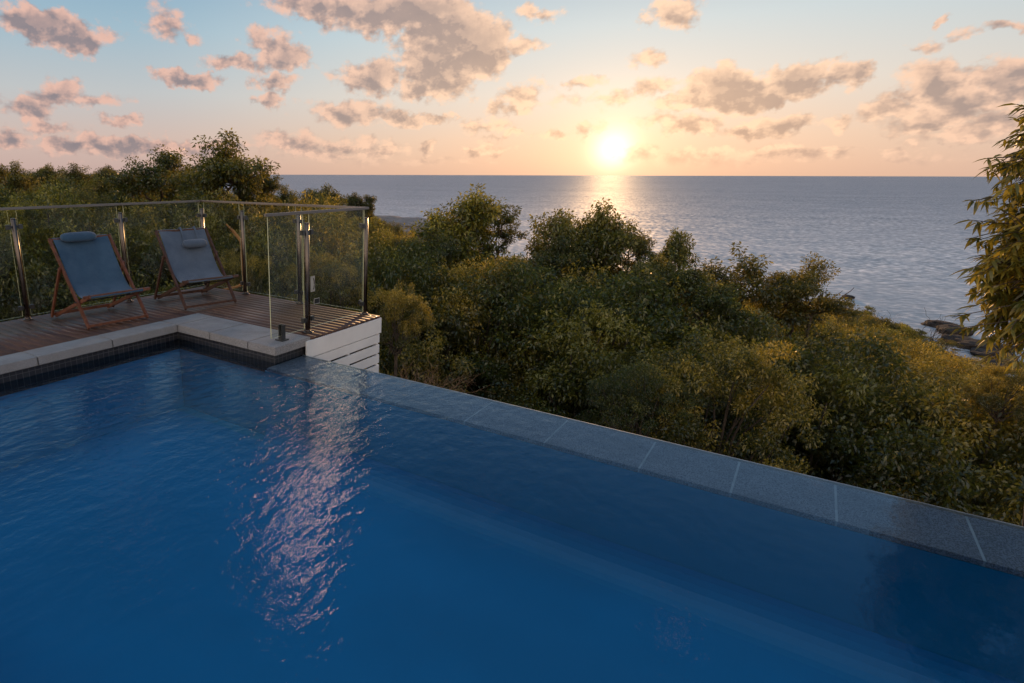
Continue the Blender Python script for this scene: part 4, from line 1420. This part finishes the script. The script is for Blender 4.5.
def build_dead_wood():
    rng = np.random.default_rng(31)
    # dry twiggy plant by the slatted screen
    q = sight(424, 372, 7.0)
    gz = g1(q[0], q[1])
    mb = MB()
    tz = sight(430, 336, 7.0)[2]
    for k in range(15):
        th = rng.random()*2*PI
        e = np.array([rng.normal(0, .10), rng.normal(0, .10), tz-gz+rng.normal(0, .12)-.55])
        branchy(rng, mb, (rng.normal(0, .06), rng.normal(0, .06), 0), e, np.linalg.norm(e)*.9, .007, 0)
        for j in range(4):
            d2 = np.array([math.cos(th+j), math.sin(th+j), .5+rng.normal(0, .4)])
            branchy(rng, mb, e*.88, d2, .40, .0045, 2, .55, -.12, 3)
    o = mb.build('dry_shrub', M['dry_twig'], loc=(q[0], q[1], gz))
    tag(o, 'leafless tan dry twiggy shrub behind the pool edge near the white screen', 'shrub')
    # bare forked branch beside the golden tree
    q = sight(812, 312, 17.6)
    gz = g1(q[0], q[1])
    zt = q[2]-gz
    mb = MB()
    mb.tube([(0, 0, 0), (.05, 0, zt*.5), (0, 0, zt)], [.05, .04, .035], 7)
    rt = _r
    for (dx, dz, L) in ((1.0, .62, .85), (.25, 1.0, .5), (-.4, .9, .5), (.8, .1, .45)):
        d = rt*dx+np.array([0, 0, dz])
        branchy(rng, mb, (0, 0, zt-.05), d, L, .026, 1, .3, .1, 2)
    o = mb.build('bare_branch', M['bark'], loc=(q[0], q[1], gz))
    tag(o, 'bare forked dead branch sticking out toward the sea rock', 'branch')
    # bent orange dead bough behind the deck corner
    mb = MB()
    P0 = sight(226, 226, 8.9); pts = [sight(*s) for s in [(226,224,8.9),(233,231,8.95),(241,241,8.9),(242,255,8.9),(243,272,8.9),(246,292,9.0)]]
    O = pts[-1].copy(); gz = g1(O[0], O[1]); O[2] = gz
    pts.append(np.array([O[0]+.05, O[1], gz-.1]))
    mb.tube([q-O for q in pts], [.008,.022,.027,.026,.027,.032,.04], 8)
    side = [sight(*s)-O for s in [(245,283,9.0),(236,287,9.0),(222,290,9.0),(206,296,8.9)]]
    mb.tube(side, [.026,.022,.018,.008], 7)
    mb.v = [tuple(map(float, v)) for v in mb.v]
    o = mb.build('dead_bough', M['orange_wood'], loc=tuple(O), smooth=True)
    tag(o, 'bent orange dead bough behind the fence post right of the chairs', 'branch')
    # thin twiggy shrub at the shore
    q = sight(912, 322, 46)
    gz = g1(q[0], q[1])
    top = sight(912, 305, 46)[2]
    mb = MB()
    for k in range(12):
        d = np.array([rng.normal(0, .8), rng.normal(0, .8), 1.0])
        branchy(rng, mb, (0, 0, 0), d, max(.8, (top-gz)*.55), .035, 2, .5, .15, 3)
    o = mb.build('twiggy_shrub', M['bark'], loc=(q[0], q[1], gz))
    tag(o, 'sparse twiggy shrub standing on the shore above the rocks', 'shrub')

def rock(name, x, y, z, sx, sy, sz, seed, mat, label, rz=0.0):
    import bmesh
    from mathutils import noise
    bm = bmesh.new()
    bmesh.ops.create_icosphere(bm, subdivisions=4, radius=1.0)
    for v in bm.verts:
        n_ = noise.fractal(v.co*1.1+Vector((seed*7.1, 0, 0)), 1.0, 2.0, 5)
        c_ = noise.cell_vector(v.co*1.4+Vector((seed, 0, 0)))
        v.co *= 1+.35*n_+.12*(c_.x-.5)
        if v.co.z > .35: v.co.z = .35+(v.co.z-.35)*.35
    me = bpy.data.meshes.new(name)
    bm.to_mesh(me); bm.free()
    me.materials.append(mat)
    o = bpy.data.objects.new(name, me); COL.objects.link(o)
    o.location = (x, y, z); o.scale = (sx, sy, sz); o.rotation_euler = (0, 0, rz)
    return tag(o, label, 'rock')

def build_rocks():
    def on_sea(px, py):
        d = ray(px, py); t_ = (SEA_Z-CAM[2])/d[2]
        return CAM+d*t_
    q = on_sea(848, 298)
    rock('sea_rock', q[0], q[1], SEA_Z+.05, .62, .5, .42, 1, M['rock'], 'small dark rock alone in the sea off the shore', .3)
    for i, (px, py, s, sz, lab) in enumerate([
        (954, 333, 1.3, .9, 'highest brown boulder at the water line, below the twiggy shrub'),
        (966, 344, 1.4, .7, 'brown boulder in the middle of the shore rocks'),
        (978, 347, 1.6, .7, 'low rock shelf next to the middle shore boulder'),
        (992, 355, 1.3, .45, 'low brown rock at the right end of the shore rocks'),
        (1006, 366, 1.6, .6, 'low shore rock half hidden by the golden bush'),
        (940, 326, 1.2, .6, 'brown rock under the twiggy shrub at the shore')]):
        q = on_sea(px, py)
        rock('shore_rock', q[0]-.3, q[1], SEA_Z+.1, s, s*.8, sz, 3+i, M['rock'], lab, i*.8)
    for i, (px, py, d_, s, sz, lab) in enumerate([
        (402, 224, 62, 3.4, 2.0, 'pale flat-topped rock outcrop seen over the bushes right of the fence'),
        (388, 221, 66, 3.0, 2.0, 'pale rock outcrop nearest the fence end post, before the sea'),
        (414, 226, 60, 2.2, 1.5, 'small pale rock beside the open tree nearest the deck')]):
        q = sight(px, py, d_)
        rock('rock_outcrop', q[0], q[1], q[2]-sz*.35, s, s, sz, 20+i, M['pale_rock'], lab, i*1.1)

build_dead_wood()
build_rocks()
